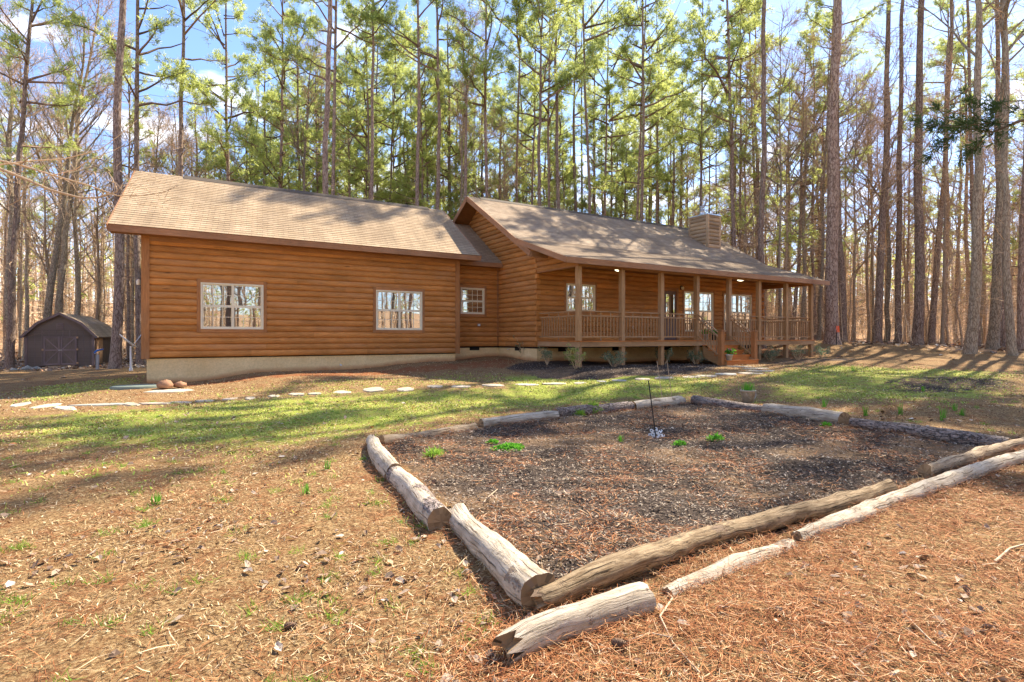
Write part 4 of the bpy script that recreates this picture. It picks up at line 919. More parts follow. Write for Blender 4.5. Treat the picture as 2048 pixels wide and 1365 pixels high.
for kind, k, px, w_, top, dep, hs, lab in KT: place_px(kind, k, px, w_, lab, dep=dep, top=top, hs=hs)
P_ = at(2345, 675, 14.5); place(DARK, 0, P_[0], P_[1], .4, 1, 'dark evergreen whose low boughs hang into the top right corner')
# the rest of the woods: individual trees that nothing tells apart
def free(x, y, g=1.1):
    if -4 < x < 27 and 11 < y < 27: return False
    return all((x-a)**2+(y-b)**2 > (g+c*.3)**2 for a, b, c in OCC)
random.seed(5)
LIT = [hit(*q) for q in ((60,830),(180,835),(300,830),(420,825),(540,815),(700,803),(850,800),(1000,790),(1150,785),(1300,780),(120,885),(300,880),(500,860),(1500,770),(1700,800),(1850,830),(1700,1250),(1450,1300),(1900,1120),(1250,1320),(1900,980))]
LIT += [Vector((x, 19.5, 5.3)) for x in (0, 2.5, 5, 7)]
def shades(x, y, H=22):
    hx, hy = math.cos(SUN_AZ), math.sin(SUN_AZ)
    for t in LIT:
        al = (x-t.x)*hx+(y-t.y)*hy; pe = abs(-(x-t.x)*hy+(y-t.y)*hx)
        if 0 < al < (H-t.z)/math.tan(SUN_EL) and pe < 1.9: return True
    return False
def fill(n, amin, amax, dmin, dmax, mix, g=1.3, forbid=None, kinds=(0, 1, 2, 3, 4, 5, 6)):
    c = 0; tries = 0
    while c < n and tries < n*60:
        tries += 1; a = R_(random.uniform(amin, amax)); d = math.sqrt(random.uniform(dmin**2, dmax**2)); x = d*math.sin(YAW+a); y = d*math.cos(YAW+a)
        if not free(x, y, g) or (forbid and forbid(x, y)) or shades(x, y): continue
        q = random.random(); side = 'left of the house' if a < R_(-32) else ('right of the house' if a > R_(28) else 'behind the house')
        if q < mix[0]: place(PINES, random.choice(kinds), x, y, random.uniform(.2, .36), random.uniform(.62, 1.0), 'ordinary background pine in the crowded woods '+side, 'background pines '+side)
        elif q < mix[1]: place(BARES, random.randrange(4), x, y, random.uniform(.14, .30), random.uniform(.7, 1.05), 'ordinary leafless background tree in the woods '+side, 'background bare trees '+side)
        else: place(SAPS, random.randrange(3), x, y, random.uniform(.06, .11), random.uniform(.8, 1.3), 'thin leafless sapling among the trunks '+side, 'saplings '+side)
        c += 1
# near-edge exclusions keep the lawn, the shed yard and the drive open
def yard(x, y): l = x*Rt[0]+y*Rt[1]; d = x*Fw[0]+y*Fw[1]; return (l < -9 and d < 37) or (d < 30)
fill(44, -50, -30, 38, 62, (.15, .70), 1.6, yard)
fill(34, -32, 16, 37, 50, (.9, .97), 1.6, yard, (3, 2, 3, 5))
fill(34, -30, 20, 33, 50, (.97, .99), 1.2, yard, (4, 6, 1))
fill(96, -30, 18, 40, 64, (.64, .90), 1.3, yard)
fill(84, 18, 50, 33, 62, (.20, .66), 1.1, yard)
fill(34, 16, 50, 29, 50, (.0, .22), .8, yard)
# woods to the right of and behind the photographer, mirrored in the windows and throwing the lawn's shade
def mk(x, y, kind, k, dia, hs, lab, grp): place(kind, k, x, y, dia, hs, lab, grp)
random.seed(9)
for i in range(40):
    a = R_(random.uniform(70, 300)); d = random.uniform(9, 34); x = d*math.sin(YAW+a); y = d*math.cos(YAW+a)
    if y > 5 and x < -6: continue
    q = random.random(); kind = BARES if q < .6 else PINES
    if kind is BARES and d < 13: d += 5; x = d*math.sin(YAW+a); y = d*math.cos(YAW+a)
    # keep the sun's path to the lawn mostly open
    if shades(x, y): continue
    place(kind, random.randrange(len(kind)), x, y, random.uniform(.2, .4), random.uniform(.8, 1.0), 'woodland tree behind the photographer, seen only mirrored in the windows', 'trees behind the photographer')
for i in range(34):
    x = random.uniform(-14, 24); y = random.uniform(-24, -7); place(BARES, random.randrange(4), x, y, random.uniform(.2, .5), random.uniform(.7, 1.0), 'woodland tree behind the photographer, seen only mirrored in the windows', 'trees behind the photographer')
SHADE = [(21, -1.5, 0, .30), (25, -4, 1, .3), (28, 2.5, 6, .3), (23, -9.5, 5, .3)]  # unseen pines added right of the view to cast shade over the foreground
for x, y, k, dia in SHADE: place(PINES, k, x, y, dia, random.uniform(.95, 1.1), 'unseen tall pine added right of the lawn to cast shade', 'unseen pines added for shade')
# far woods: one mass of distant trunks and twigs
r = np.random.default_rng(77); tb = TB(); tb2 = []
n = 2400
ang = r.uniform(-62, 62, n)*math.pi/180+YAW; dd = np.sqrt(r.uniform(62**2, 135**2, n)); bk = np.arange(n) >= 1900; ang = np.where(bk, r.uniform(62, 298, n)*math.pi/180+YAW, ang); dd = np.where(bk, r.uniform(42, 70, n), dd); X = dd*np.sin(ang); Y = dd*np.cos(ang); Z = gz(X, Y)
TPp = []; TDd = []; NP = []; ND = []
for i in range(n):
    H = r.uniform(8, 17); w_ = r.uniform(.07, .17); lx, ly = r.normal(0, .5, 2); p0 = np.array([X[i], Y[i], Z[i]-.3]); p1 = p0+np.array([lx, ly, H])
    tb.tube(np.array([p0, (p0+p1)/2+r.normal(0, .15, 3), p1]), [w_, w_*.75, w_*.2], 4, 0 if r.random() < .6 else 2)
    k = 56; u = r.uniform(.02, 1, (k, 1)); TPp.append(p0+(p1-p0)*u+r.normal(0, .25, (k, 3))); TDd.append(np.stack([r.normal(0, 1, k), r.normal(0, 1, k), r.uniform(-.1, 1.1, k)], 1))
    if r.random() < .26: kk = 26; c = p0+(p1-p0)*r.uniform(.45, 1.0, (kk, 1))+r.normal(0, 1.0, (kk, 3)); NP.append(c); ND.append(r.normal(0, 1, (kk, 3)))
twigs(tb, np.concatenate(TPp), np.concatenate(TDd), 1.7, .027, 1, r, .5)
needles(tb, np.concatenate(NP), unit(np.concatenate(ND)), 6, .55, .12, 3, r)
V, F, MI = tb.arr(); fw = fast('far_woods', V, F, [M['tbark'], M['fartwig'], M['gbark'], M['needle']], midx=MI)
tag(fw, 'distant mass of thin pale trunks and twigs beyond the nearer trees', 'woods', kind='stuff')
# undergrowth twigs between the nearer trunks
n = 5200; ang = r.uniform(-55, 55, n)*math.pi/180+YAW; dd = np.sqrt(r.uniform(31**2, 66**2, n)); X = dd*np.sin(ang); Y = dd*np.cos(ang)
ok = ~((X > -4) & (X < 27) & (Y < 27) & (Y > 11)) & ~((X*Rt[0]+Y*Rt[1] < -8) & (X*Fw[0]+Y*Fw[1] < 38)) & ~((X*Fw[0]+Y*Fw[1] < 29.5)); X = X[ok]; Y = Y[ok]; n = len(X); Z = gz(X, Y)
tb = TB(); hh = r.uniform(.8, 3.6, n); B = np.stack([X, Y, Z], 1); T = B+np.stack([r.normal(0, .3, n), r.normal(0, .3, n), hh], 1); s_ = unit(np.cross(T-B, r.normal(0, 1, B.shape)))*.011
tb.quads(np.stack([B-s_, B+s_, T+s_*.3, T-s_*.3], 1), 0); k = 6
u = r.uniform(.2, 1, (n, k, 1)); P_ = (B[:, None]+(T-B)[:, None]*u).reshape(-1, 3); twigs(tb, P_, np.stack([r.normal(0, 1, n*k), r.normal(0, 1, n*k), r.uniform(.1, 1.2, n*k)], 1), .6, .008, 0, r, .4)
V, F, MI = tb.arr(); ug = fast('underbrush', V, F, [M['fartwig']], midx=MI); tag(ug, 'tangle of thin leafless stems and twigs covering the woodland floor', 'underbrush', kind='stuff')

for o in protos: bpy.data.objects.remove(o)

# bare overhanging branch entering from the left
def traced(name, pxs, d, r0, r1, m, n=7, dd=0):
    pts = [tuple(at(x, y, d+dd*i/len(pxs))) for i, (x, y) in enumerate(pxs)]; rr = [r0+(r1-r0)*i/(len(pts)-1) for i in range(len(pts))]; m.tube(pts, rr, n); return pts
ob = empty('bare_tree', (-9.6, 6.4, gh1(-9.6, 6.4)), label='pale bare branches reaching in from the left edge over the shed', cat='tree')
m = MB(); bx, by, bz = ob.location; m.tube([(bx, by, bz-.3), (bx+.05, by, bz+2), (bx-.05, by+.1, bz+4.4), (bx+.1, by, bz+8)], [.17, .13, .11, .06], 10); m.build('trunk', M['gbark'], ob)
m = MB(); D_ = 9.5; m.tube([(bx-.03, by+.08, bz+3.9), tuple(at(-120, 300, D_)), tuple(at(0, 338, D_))], [.06, .045, .032], 7)
traced('b', [(0,338),(60,362),(100,380),(160,396),(195,396),(220,388),(235,384),(232,372)], D_, .024, .008, m)
traced('b', [(-60,318),(0,322),(40,330),(110,352),(180,372),(235,392),(290,391),(330,384),(356,372)], D_, .020, .004, m, dd=.6)
traced('b', [(0,330),(60,322),(130,318),(200,300),(240,270),(275,240)], D_+.3, .012, .003, m)
traced('b', [(100,352),(150,340),(180,320),(230,300),(262,282)], D_, .010, .003, m)
traced('b', [(60,362),(40,400),(20,410),(0,414)], D_, .012, .004, m); traced('b', [(0,338),(18,360),(22,384),(14,410)], D_, .012, .003, m)
traced('b', [(100,380),(120,410),(128,440)], D_, .008, .003, m); traced('b', [(160,396),(185,430),(196,452)], D_, .008, .003, m); traced('b', [(40,330),(80,300),(108,256)], D_, .010, .003, m)
rr = random.Random(5)
for i in range(90):
    x = rr.uniform(-20, 330); y = 330+.14*x+rr.uniform(-30, 42); a = rr.uniform(-1.2, 1.2); L = rr.uniform(14, 46)
    traced('b', [(x, y), (x+L*.5*math.cos(a), y+L*.5*math.sin(a)), (x+L*math.cos(a+.3), y+L*math.sin(a+.3))], D_+rr.uniform(-.3, .5), .0045, .0018, m, 4)
m.build('crown', M['twig'], ob)

# ------------------------------------------------------------------ shed
SW, SL = 2.88, 6.6; SA = R_(-5.4)
c0 = at(50, 740, 28.6); shed = empty('garden_shed', (c0[0], c0[1], gh1(c0[0]+2, c0[1]+1)+.10), SA, 'dark brown barn-roofed shed with double doors among the trees on the left', 'shed')
def sl(): m = MB(); return m
def sb(m, name, mat, par=None):
    """local-coordinate build under the rotated shed"""
    p = par or shed; o = MB.build(m, name, mat, None); o.parent = p; return o
hw, hp = 1.58, 2.75; prof = [(0, 0), (SW, 0), (SW, hw), (SW*.82, hw+.66), (SW/2, hp), (SW*.18, hw+.66), (0, hw)]
m = sl(); m.prism([(x, z) for x, z in prof], 1, 0, SL); sb(m, 'shed_wall', M['shedwood'])
m = sl()
for k in range(10): m.box((.1+k*.29, -.008, .02), (.118+k*.29, .002, hw+ (0.0 if k in (0, 9) else .3)), along=2)
sb(m, 'panel_batten', M['shedtrim'])
for a, b, pr_ in ((0, SW*.18, 0), (SW*.18, SW*.5, 1), (SW*.5, SW*.82, 2), (SW*.82, SW, 3)):
    zz = {0: (hw, hw+.66), 1: (hw+.66, hp), 2: (hp, hw+.66), 3: (hw+.66, hw)}[pr_]
    e = .16 if pr_ in (0, 3) else 0; sl_ = (zz[1]-zz[0])/(b-a)
    if pr_ == 0: a0, z0_ = a-e, zz[0]-.10; b0, z1_ = b, zz[1]
    elif pr_ == 3: a0, z0_ = a, zz[0]; b0, z1_ = b+e, zz[1]-.10
    else: a0, z0_, b0, z1_ = a, zz[0], b, zz[1]
    m = sl(); vs = [(a0, -.15, z0_+.015), (a0, SL+.15, z0_+.015), (b0, SL+.15, z1_+.015), (b0, -.15, z1_+.015)]; vs2 = [(x, y, z+.045) for x, y, z in vs]
    ln = math.hypot(b0-a0, z1_-z0_); m.add(vs+vs2, [(0,1,2,3), (7,6,5,4), (0,4,5,1), (1,5,6,2), (2,6,7,3), (3,7,4,0)], [[(0,0),(SL,0),(SL,ln),(0,ln)], [(0,ln),(SL,ln),(SL,0),(0,0)]]+[[(0,0)]*4]*4); sb(m, 'shed_roof', M['shedroof'])
    m = sl(); m.beam((a0, -.165, z0_), (b0, -.165, z1_), .03, .12); sb(m, 'rake_trim', M['shedtrim'])
m = sl(); m.box((-.02, -.03, 0), (.09, -.005, hw)); sb(m, 'corner_trim', M['shedtrim']); m = sl(); m.box((SW-.09, -.03, 0), (SW+.02, -.005, hw)); sb(m, 'corner_trim', M['shedtrim'])
m = sl(); m.box((SW+.004, -.0, .0), (SW+.03, .09, hw)); sb(m, 'corner_trim', M['shedtrim'])
dx0, dx1, dz = .75, 2.15, 1.56
for i, (a, b) in enumerate(((dx0, (dx0+dx1)/2-.008), ((dx0+dx1)/2+.008, dx1))):
    m = sl(); m.box((a, -.035, .06), (b, -.004, dz)); d = sb(m, 'shed_door', M['shedwood'])
    m = sl(); t = .085
    for q in ((a, .06, a+t, dz), (b-t, .06, b, dz)): m.box((q[0], -.055, q[1]), (q[2], -.036, q[3]))
    for z in (.06, .80, dz-t): m.box((a+t, -.054, z), (b-t, -.036, z+t))
    s_, e_ = ((a+t, b-t) if i == 0 else (b-t, a+t)); m.beam((s_, -.045, .80-.02), (e_, -.045, .16), .017, .05, up=(0, 1, 0)) if False else None
    for z0_, z1_ in ((.14, .80), (dz-t, .89)):
        if i == 0: p, q = (a+t, -.046, z0_), (b-t, -.046, z1_)
        else: p, q = (b-t, -.046, z0_), (a+t, -.046, z1_)
        m.beam(p, q, .016, .055)
    sb(m, 'door_brace', M['shedtrim'], d)
    for z in (.10, .82, 1.45):
        if i == 1 or z == .82: m = sl(); xx = a-.07 if i == 0 else b-.02; m.box((xx, -.07, z), (xx+.09, -.056, z+.10)); sb(m, 'hinge', M['bracket'], d)
m = sl(); m.box((1.37, -.075, .83), (1.53, -.056, .85)); sb(m, 'door_latch', M['galv'])
m = sl(); m.box((1.29, -.03, 1.92), (1.59, -.006, 2.24)); o = sb(m, 'gable_vent', M['shedtrim']); m = sl()
for k in range(5): m.box((1.32, -.04, 1.96+k*.05), (1.56, -.031, 1.98+k*.05))
sb(m, 'louvre', M['shedwood'], o)
m = sl(); m.box((SW+.003, .35, .06), (SW+.03, 1.15, 1.45)); m.box((SW+.003, 1.19, .06), (SW+.03, 1.95, 1.45)); sb(m, 'side_door', M['bracket'])
for x in (.1, 1.25, 2.35):
    m = sl(); m.box((x, .05, -.35), (x+.4, .3, -.002)); sb(m, 'support_block', M['grey'])
m = sl(); m.prism([(-.9, -.26), (-.9, -.22), (0, .03), (0, -.26)], 0, .85, 2.05); sb(m, 'ramp', M['bracket'], )
# things about the shed
def gpt(px, py, h=0): p = hit(px, py); return Vector((p.x, p.y, gh1(p.x, p.y)+h))
p = gpt(55, 742); m = MB(); 
for i, (dx, s) in enumerate(((-.5, .5), (.0, 1), (.35, .8))): m.tube([(p.x+dx-.3*s, p.y, p.z+.05), (p.x+dx, p.y+.02, p.z+.14*s), (p.x+dx+.25*s, p.y+.05, p.z+.06)], [.05, .13*s, .04], 8)
o = m.build('stone', M['bluestone']); own(o, p); tag(o, 'pale grey rock lying at the left front corner of the shed', 'rock')
p = gpt(195, 738); hy = empty('yard_hydrant', p, label='slim white yard hydrant with blue handle at the right corner of the shed', cat='hydrant')
m = MB(); m.box((p.x-.06, p.y-.05, p.z-.2), (p.x+.06, p.y+.05, p.z+.62)); m.build('post', M['grey'], hy); m = MB(); m.tube([(p.x, p.y-.06, p.z-.1), (p.x, p.y-.06, p.z+.72), (p.x-.10, p.y-.10, p.z+.68)], .022, 8); m.build('pipe', M['galv'], hy)
m = MB(); m.tube([(p.x-.12, p.y-.07, p.z+.72), (p.x, p.y-.07, p.z+.82), (p.x+.22, p.y-.07, p.z+.88)], [.03, .045, .02], 8); m.build('handle', M['blue'], hy)
p = gpt(262, 742); sd_ = empty('satellite_dish', p, label='white satellite dish seen edge-on on a mast beside the house wing', cat='satellite dish')
m = MB(); m.tube([(p.x, p.y, p.z-.2), (p.x, p.y, p.z+.12)], .07, 10); m.tube([(p.x, p.y, p.z+.1), (p.x, p.y, p.z+1.05)], .045, 10); m.build('mast', M['white'], sd_)
m = MB(); n = 20; rows = 6; vs = []; fs = []
for s_ in (0, .012):
    for j in range(rows+1):
        rr_ = .40*j/rows
        for k in range(n): t = 2*math.pi*k/n; vs.append((rr_*math.cos(t)*1.0, rr_*math.sin(t)*1.1, .45*rr_*rr_-s_))
for s_ in (0, 1):
    b0 = s_*(rows+1)*n
    for j in range(rows):
        for k in range(n): q = (b0+j*n+k, b0+j*n+(k+1) % n, b0+(j+1)*n+(k+1) % n, b0+(j+1)*n+k); fs.append(q if s_ == 0 else q[::-1])
rim = rows*n; b0 = (rows+1)*n+rows*n
for k in range(n): fs.append((rim+k, rim+(k+1) % n, b0+(k+1) % n, b0+k))
q = Vector((Rt[0]+.68*Fw[0], Rt[1]+.68*Fw[1], 0)).normalized()*.66+Vector((0, 0, .75)); q.normalize(); rot = q.to_track_quat('Z', 'Y').to_matrix().to_4x4(); m.T = Matrix.Translation((p.x-.12, p.y, p.z+1.22)) @ rot
m.add(vs, fs, None, True); m.T = None; m.build('dish', M['white'], sd_)
m = MB(); c = Vector((p.x, p.y, p.z+1.12)); tip = c+q*.62+Vector((0, 0, .02)); m.tube([c-Vector((0, 0, .18)), c+q*.2-Vector((0, 0, .1)), tip], .016, 6); m.tube([tip-q*.02, tip+q*.07], .035, 8); m.build('receiver_arm', M['galv'], sd_)
# utility cover and splash stone at the wing corner
p = gpt(278, 775); m = MB(); m.lathe((p.x, p.y, p.z), [(.62, -.05), (.62, .03), (.56, .055), (.0, .06)], 22); m.T = None; o = m.build('utility_cover', M['greenlid']); own(o, p); o.scale = (1, .6, 1); tag(o, 'flat faded green utility cover in the grass by the wing corner', 'utility cover')
p = gpt(350, 784)
def flag(px, py, w, d, rz, lab, grp, mat='stone', th=.02, nm='stepping_stone'):
    p = gpt(px, py); n = random.randint(6, 9); m = MB(); ph = random.random()*6; poly = []
    for k in range(n): t = 2*math.pi*(k+random.uniform(-.25, .25))/n+ph; rr_ = random.uniform(.82, 1.1); poly.append((math.cos(t)*w/2*rr_, math.sin(t)*d/2*rr_))
    top = [(x*.96, y*.96, th) for x, y in poly]; bot = [(x, y, -.06) for x, y in poly]; mid = [(x, y, th-.012) for x, y in poly]
    m.add(bot+mid+top, [tuple(range(2*n, 3*n))]+[(i, (i+1) % n, n+(i+1) % n, n+i) for i in range(n)]+[(n+i, n+(i+1) % n, 2*n+(i+1) % n, 2*n+i) for i in range(n)])
    o = m.build(nm, M[mat]); o.location = p; e = .35; sx = (gh1(p.x+e, p.y)-gh1(p.x-e, p.y))/(2*e); sy = (gh1(p.x, p.y+e)-gh1(p.x, p.y-e))/(2*e)
    o.rotation_euler = Vector((-sx, -sy, 1)).to_track_quat('Z', 'Y').to_euler(); o.rotation_euler.rotate_axis('Z', 0)
    tag(o, lab, 'paving stone', grp); return o
random.seed(21)
flag(345, 783, 1.2, .5, 0, 'long pale slab under the brown rock by the wing corner', None, nm='stone_slab')
p = gpt(335, 779, .04); m = MB(); m.lathe((p.x-.05, p.y, p.z), [(.0, -.02), (.17, 0), (.19, .08), (.13, .17), (.0, .19)], 9); m.lathe((p.x+.28, p.y+.1, p.z), [(.0, -.02), (.14, 0), (.13, .08), (.06, .12), (.0, .13)], 8); o = m.build('rock', M['rock']); own(o, p)
for v in o.data.vertices: v.co += Vector((random.uniform(-.02, .02), random.uniform(-.02, .02), random.uniform(-.02, .02)))
tag(o, 'brown rock lying on the pale slab near the wing foundation corner', 'rock')
PATHG = 'stepping stones of the path across the lawn'
stones = [(42,810,1.1,.35,'bluestone'),(95,813,1.0,.4,'stone'),(130,818,1.3,.42,'stone'),(200,811,1.3,.4,'bluestone'),(262,810,.9,.3,'stone'),(308,808,.8,.32,'stone'),(362,806,.7,.3,'stone'),(409,803,.55,.38,'stone'),(461,799,.5,.3,'stone'),(500,798,.7,.28,'stone'),(547,794,.55,.3,'stone'),(593,790,.65,.34,'stone'),(630,789,.45,.28,'stone'),(686,785,.55,.42,'stone'),(748,781,.6,.5,'stone'),(809,780,.5,.46,'stone'),(870,774,.55,.4,'stone'),(922,774,.65,.44,'stone'),(986,772,.7,.42,'stone'),(1053,770,.72,.44,'stone'),(1108,769,.75,.44,'stone'),(1160,767,.72,.40,'stone'),(1203,764,.6,.3,'bluestone'),(1238,762,.6,.35,'bluestone'),(1284,760,.6,.38,'stone'),(1330,757,1.0,.4,'stone'),(1382,755,.75,.42,'stone'),(1414,753,.8,.4,'stone'),(1455,750,.9,.4,'bluestone'),(1500,748,.95,.4,'stone'),(1522,743,1.1,.42,'stone'),(1512,738,1.2,.42,'stone'),(1478,734,1.2,.4,'bluestone')]
random.seed(33)
for i, (px, py, w_, d_, mt) in enumerate(stones): flag(px, py, w_*.88, d_*.8, 0, 'flat pale flagstone of the stepping path across the lawn', PATHG, mt)

# ------------------------------------------------------------------ border timbers
BANK = []
def timber(name, pxs, rad, mat, label, rough=.012, sink=.25, n=18, jag=(0, 0), group=None, seed=0, endm='endcut', lift=0):
    rs = np.random.default_rng(seed+100); P = [hit(x, y, r_*(1-sink)) for (x, y), r_ in zip(pxs, rad)]
    P = np.array([(p.x, p.y, gh1(p.x, p.y)+r_*(1-2*sink)+lift) for p, r_ in zip(P, rad)])
    seg = np.concatenate([[0], np.cumsum(np.linalg.norm(np.diff(P, axis=0), axis=1))]); L = seg[-1]; k = max(8, int(L/.07)); s = np.linspace(0, L, k)
    C = np.stack([np.interp(s, seg, P[:, i]) for i in range(3)], 1); Rr = np.interp(s, seg, rad)
    # smooth, then wander
    for _ in range(6): C[1:-1] = (C[:-2]+2*C[1:-1]+C[2:])/4
    wob = np.cumsum(rs.normal(0, .0035, (k, 3)), 0); wob -= np.linspace(0, 1, k)[:, None]*wob[-1]; C += wob
    d = unit(np.gradient(C, axis=0)); a = unit(np.cross(d, [0, 0, 1.])); b = np.cross(a, d); t = np.arange(n)*2*math.pi/n
    q = rs.normal(0, 1, (k, n)); q = (q+np.roll(q, 1, 1)+np.roll(q, -1, 1))/2.2
    for _ in range(4): q[1:-1] = (q[:-2]+q[1:-1]*1.5+q[2:])/3.5
    lobes = .04*np.sin(2*t+rs.uniform(0, 6))[None]+.03*np.sin(3*t+rs.uniform(0, 6)+s[:, None]*.7); knots = np.zeros((k, n))
    for _ in range(int(L*1.6)): i0, j0 = rs.integers(2, k-2), rs.uniform(0, 6.28); knots += .16*np.exp(-((np.arange(k)-i0)[:, None]*.07/.05)**2-((np.angle(np.exp(1j*(t-j0))))[None]/.35)**2)
    rr_ = Rr[:, None]*(1+lobes+knots*rs.uniform(.5, 1))+q*rough
    V = C[:, None]+rr_[..., None]*(a[:, None]*np.cos(t)[None, :, None]+b[:, None]*np.sin(t)[None, :, None])
    for e, amt in ((0, jag[0]), (-1, jag[1])):
        if amt:
            jj = rs.uniform(-1, .3, n)*amt
            for w_, ii in ((1, 0 if e == 0 else k-1), (.5, 1 if e == 0 else k-2)): V[ii] += (d[ii]*(-1 if e == 0 else 1))[None]*(jj*w_)[:, None]
    vs = [tuple(v) for v in V.reshape(-1, 3)]; m = MB(); fs = []; uv = []
    u0 = rs.uniform(0, 30)
    for i in range(k-1):
        for j in range(n):
            j2 = (j+1) % n; fs.append((i*n+j, i*n+j2, (i+1)*n+j2, (i+1)*n+j)); A, B_ = s[i]+u0, s[i+1]+u0; c_, d_ = j*rad[0]*6.28/n, (j+1)*rad[0]*6.28/n; uv.append([(A, c_), (A, d_), (B_, d_), (B_, c_)])
    m.add(vs, fs, uv, True); o = m.build(name, M[mat]); o['x'] = 0; del o['x']
    BANK.append((C, a, Rr)); mid = C[k//2]; own(o, mid)
    for ii, sg in ((0, -1), (k-1, 1)):
        m = MB(); c = C[ii]+d[ii]*sg*(-.03 if jag[0 if ii == 0 else 1] else .004); ring = [tuple(v) for v in V[ii]]; rg2 = [tuple(np.array(c)+(np.array(v)-C[ii])*.55) for v in ring]
        m.add(ring+rg2+[tuple(c)], [(j, (j+1) % n, n+(j+1) % n, n+j) for j in range(n)]+[(n+j, n+(j+1) % n, 2*n) for j in range(n)], [[(v_[0]*2, v_[2]*2)]*4 for v_ in ring]+[[(v_[1]*2, v_[2]*2)]*3 for v_ in ring]); e = m.build('cut_end', M[endm]); e.data.transform(Matrix.Translation(-Vector(mid))); e.parent = o
    tag(o, label, 'log', group or 'logs edging the garden bed'); return o, C
timber('log', [(743,884),(752,905),(765,925),(787,948)], [.075,.095,.105,.10], 't_white', 'short bleached knobby log at the left corner of the garden bed', seed=1)
timber('log', [(783,940),(835,992),(882,1040)], [.10,.11,.115], 't_peel', 'second log on the left edge, bark half peeled away, dark sawn near end', seed=2)
timber('log', [(912,1030),(985,1100),(1078,1192)], [.088,.105,.115], 't_white', 'thick smooth bleached log running towards the near corner of the bed', seed=3, sink=.2)
timber('log', [(1060,1216),(1160,1172),(1300,1122),(1440,1075),(1600,1030),(1778,980)], [.070,.078,.080,.078,.078,.07], 't_rot', 'long rotten brown log along the front edge of the garden bed', rough=.018, seed=4, jag=(.06,.02), sink=.1)
timber('log', [(1000,1305),(1120,1250),(1292,1195)], [.070,.082,.078], 't_white', 'pale jagged-ended log lying outermost at the bottom of the photo', seed=5, jag=(.10,.02), sink=.15)
timber('log', [(1330,1180),(1450,1132),(1580,1084)], [.055,.07,.055], 't_white', 'short pale log end half buried in pine straw', seed=6, sink=.62)
timber('log', [(1592,1076),(1700,1030),(1850,975),(1960,938),(2120,890)], [.045,.066,.072,.075,.075], 't_white', 'long bleached log along the outer right front edge', seed=7, sink=.25)
timber('log', [(1850,952),(1940,918),(2060,878),(2150,850)], [.06,.07,.075,.075], 't_gray', 'brownish peeling log behind the long bleached log at the right edge', rough=.016, seed=8, sink=.25)
timber('log', [(1700,852),(1800,860),(1920,876),(2018,888)], [.08,.10,.105,.085], 't_bark', 'dark log with rough bark along the far right edge of the bed', rough=.014, seed=9, sink=.25)
timber('log', [(1532,818),(1610,828),(1690,842)], [.125,.13,.125], 't_white', 'white log with round sawn end at the far right corner of the bed', seed=10, sink=.25)
timber('log', [(1388,802),(1450,810),(1528,820)], [.11,.11,.10], 't_bark', 'dark barked log beside the metal pail', rough=.014, seed=11, sink=.3)
timber('log', [(1268,812),(1315,808),(1362,802)], [.115,.12,.12], 't_white', 'pale smooth log at the middle of the far edge of the bed', seed=12, sink=.3)
timber('log', [(1110,826),(1180,820),(1262,813)], [.11,.115,.11], 't_bark', 'rough-barked dark log on the far edge left of the garden stake', rough=.015, seed=13, sink=.3)
timber('log', [(963,848),(1040,838),(1112,830)], [.08,.095,.105], 't_white', 'pale slim log on the far edge behind the green clover patch', seed=14, sink=.3)
timber('log', [(762,884),(860,868),(950,855)], [.085,.09,.075], 't_gray', 'flat greyish brown log at the far left end of the bed', rough=.014, seed=15, sink=.4)
# ------------------------------------------------------------------ garden things
def leaf_clump(P, n, spread, h, ln, wd, r, up=.5):
    """upright leaf cards around a point -> quads"""
    base = np.array(P)[None]+np.stack([r.normal(0, spread, n), r.normal(0, spread, n), r.uniform(0, h, n)], 1); d = unit(np.stack([r.normal(0, 1, n), r.normal(0, 1, n), r.uniform(up, up+1.2, n)], 1)); L = ln*r.uniform(.6, 1.3, (n, 1)); s = unit(np.cross(d, r.normal(0, 1, d.shape)))*wd
    return np.stack([base-s*.6, base+s*.6, base+d*L*.6+s, base+d*L-s*.3], 1)
def shrub(px, py, w_, h_, label, leafmat, n, seed, bare=.3):
    w_ *= 1.25; n = int(n*1.6)
    r = np.random.default_rng(seed); p = gpt(px, py); root = empty('shrub', p, label=label, cat='shrub', group=None); tb = TB(); tips = []
    for k in range(int(7+w_*6)):
        a = r.uniform(0, 6.28); e = np.array([math.cos(a)*w_*.5*r.uniform(.3, 1), math.sin(a)*w_*.5*r.uniform(.3, 1), h_*r.uniform(.5, 1)]); m_ = e*np.array([.5, .5, .45])+r.normal(0, .03, 3); tb.tube(np.array([[0, 0, -.05], m_, e]), [.011, .008, .004], 4, 0)
        for j in range(5): q = m_+(e-m_)*r.uniform(.0, 1); e2 = q+r.normal(0, .10, 3)*w_+np.array([0, 0, .05]); tb.tube(np.array([q, (q+e2)/2, e2]), [.005, .004, .002], 3, 0); tips.append(e2); tips.append((q+e2)/2)
    st = fast('stems', *tb.arr()[:2], [M['twig']], parent=root); tips = np.array(tips); tb = TB()
    for i in range(n): c = tips[r.integers(len(tips))]+r.normal(0, .025, 3); tb.quads(leaf_clump(c, 2, .015, .02, .055, .017, r, -.3), 0)
    fast('leaves', *tb.arr()[:2], [M[leafmat]], parent=root)
shrub(1050,720,.62,.85,'sparse leggy holly bush against the pale foundation corner','holly',90,1)
shrub(1094,730,.36,.52,'small narrow holly bush second from the left along the porch','holly',120,2)
shrub(1152,738,.75,.62,'yellow-green bushy shrub in front of the first porch post','needle',170,3)
shrub(1227,734,.62,.42,'low grey-green bush between the first two porch posts','holly',200,4)
shrub(1328,729,.60,.68,'lopsided bush with a tall left twig beneath the middle of the porch','holly',130,5)
shrub(1392,729,.70,.45,'grey-green bush just left of the porch steps','holly',180,6)
shrub(1540,722,.75,.42,'spreading bush just right of the porch steps','holly',190,7)
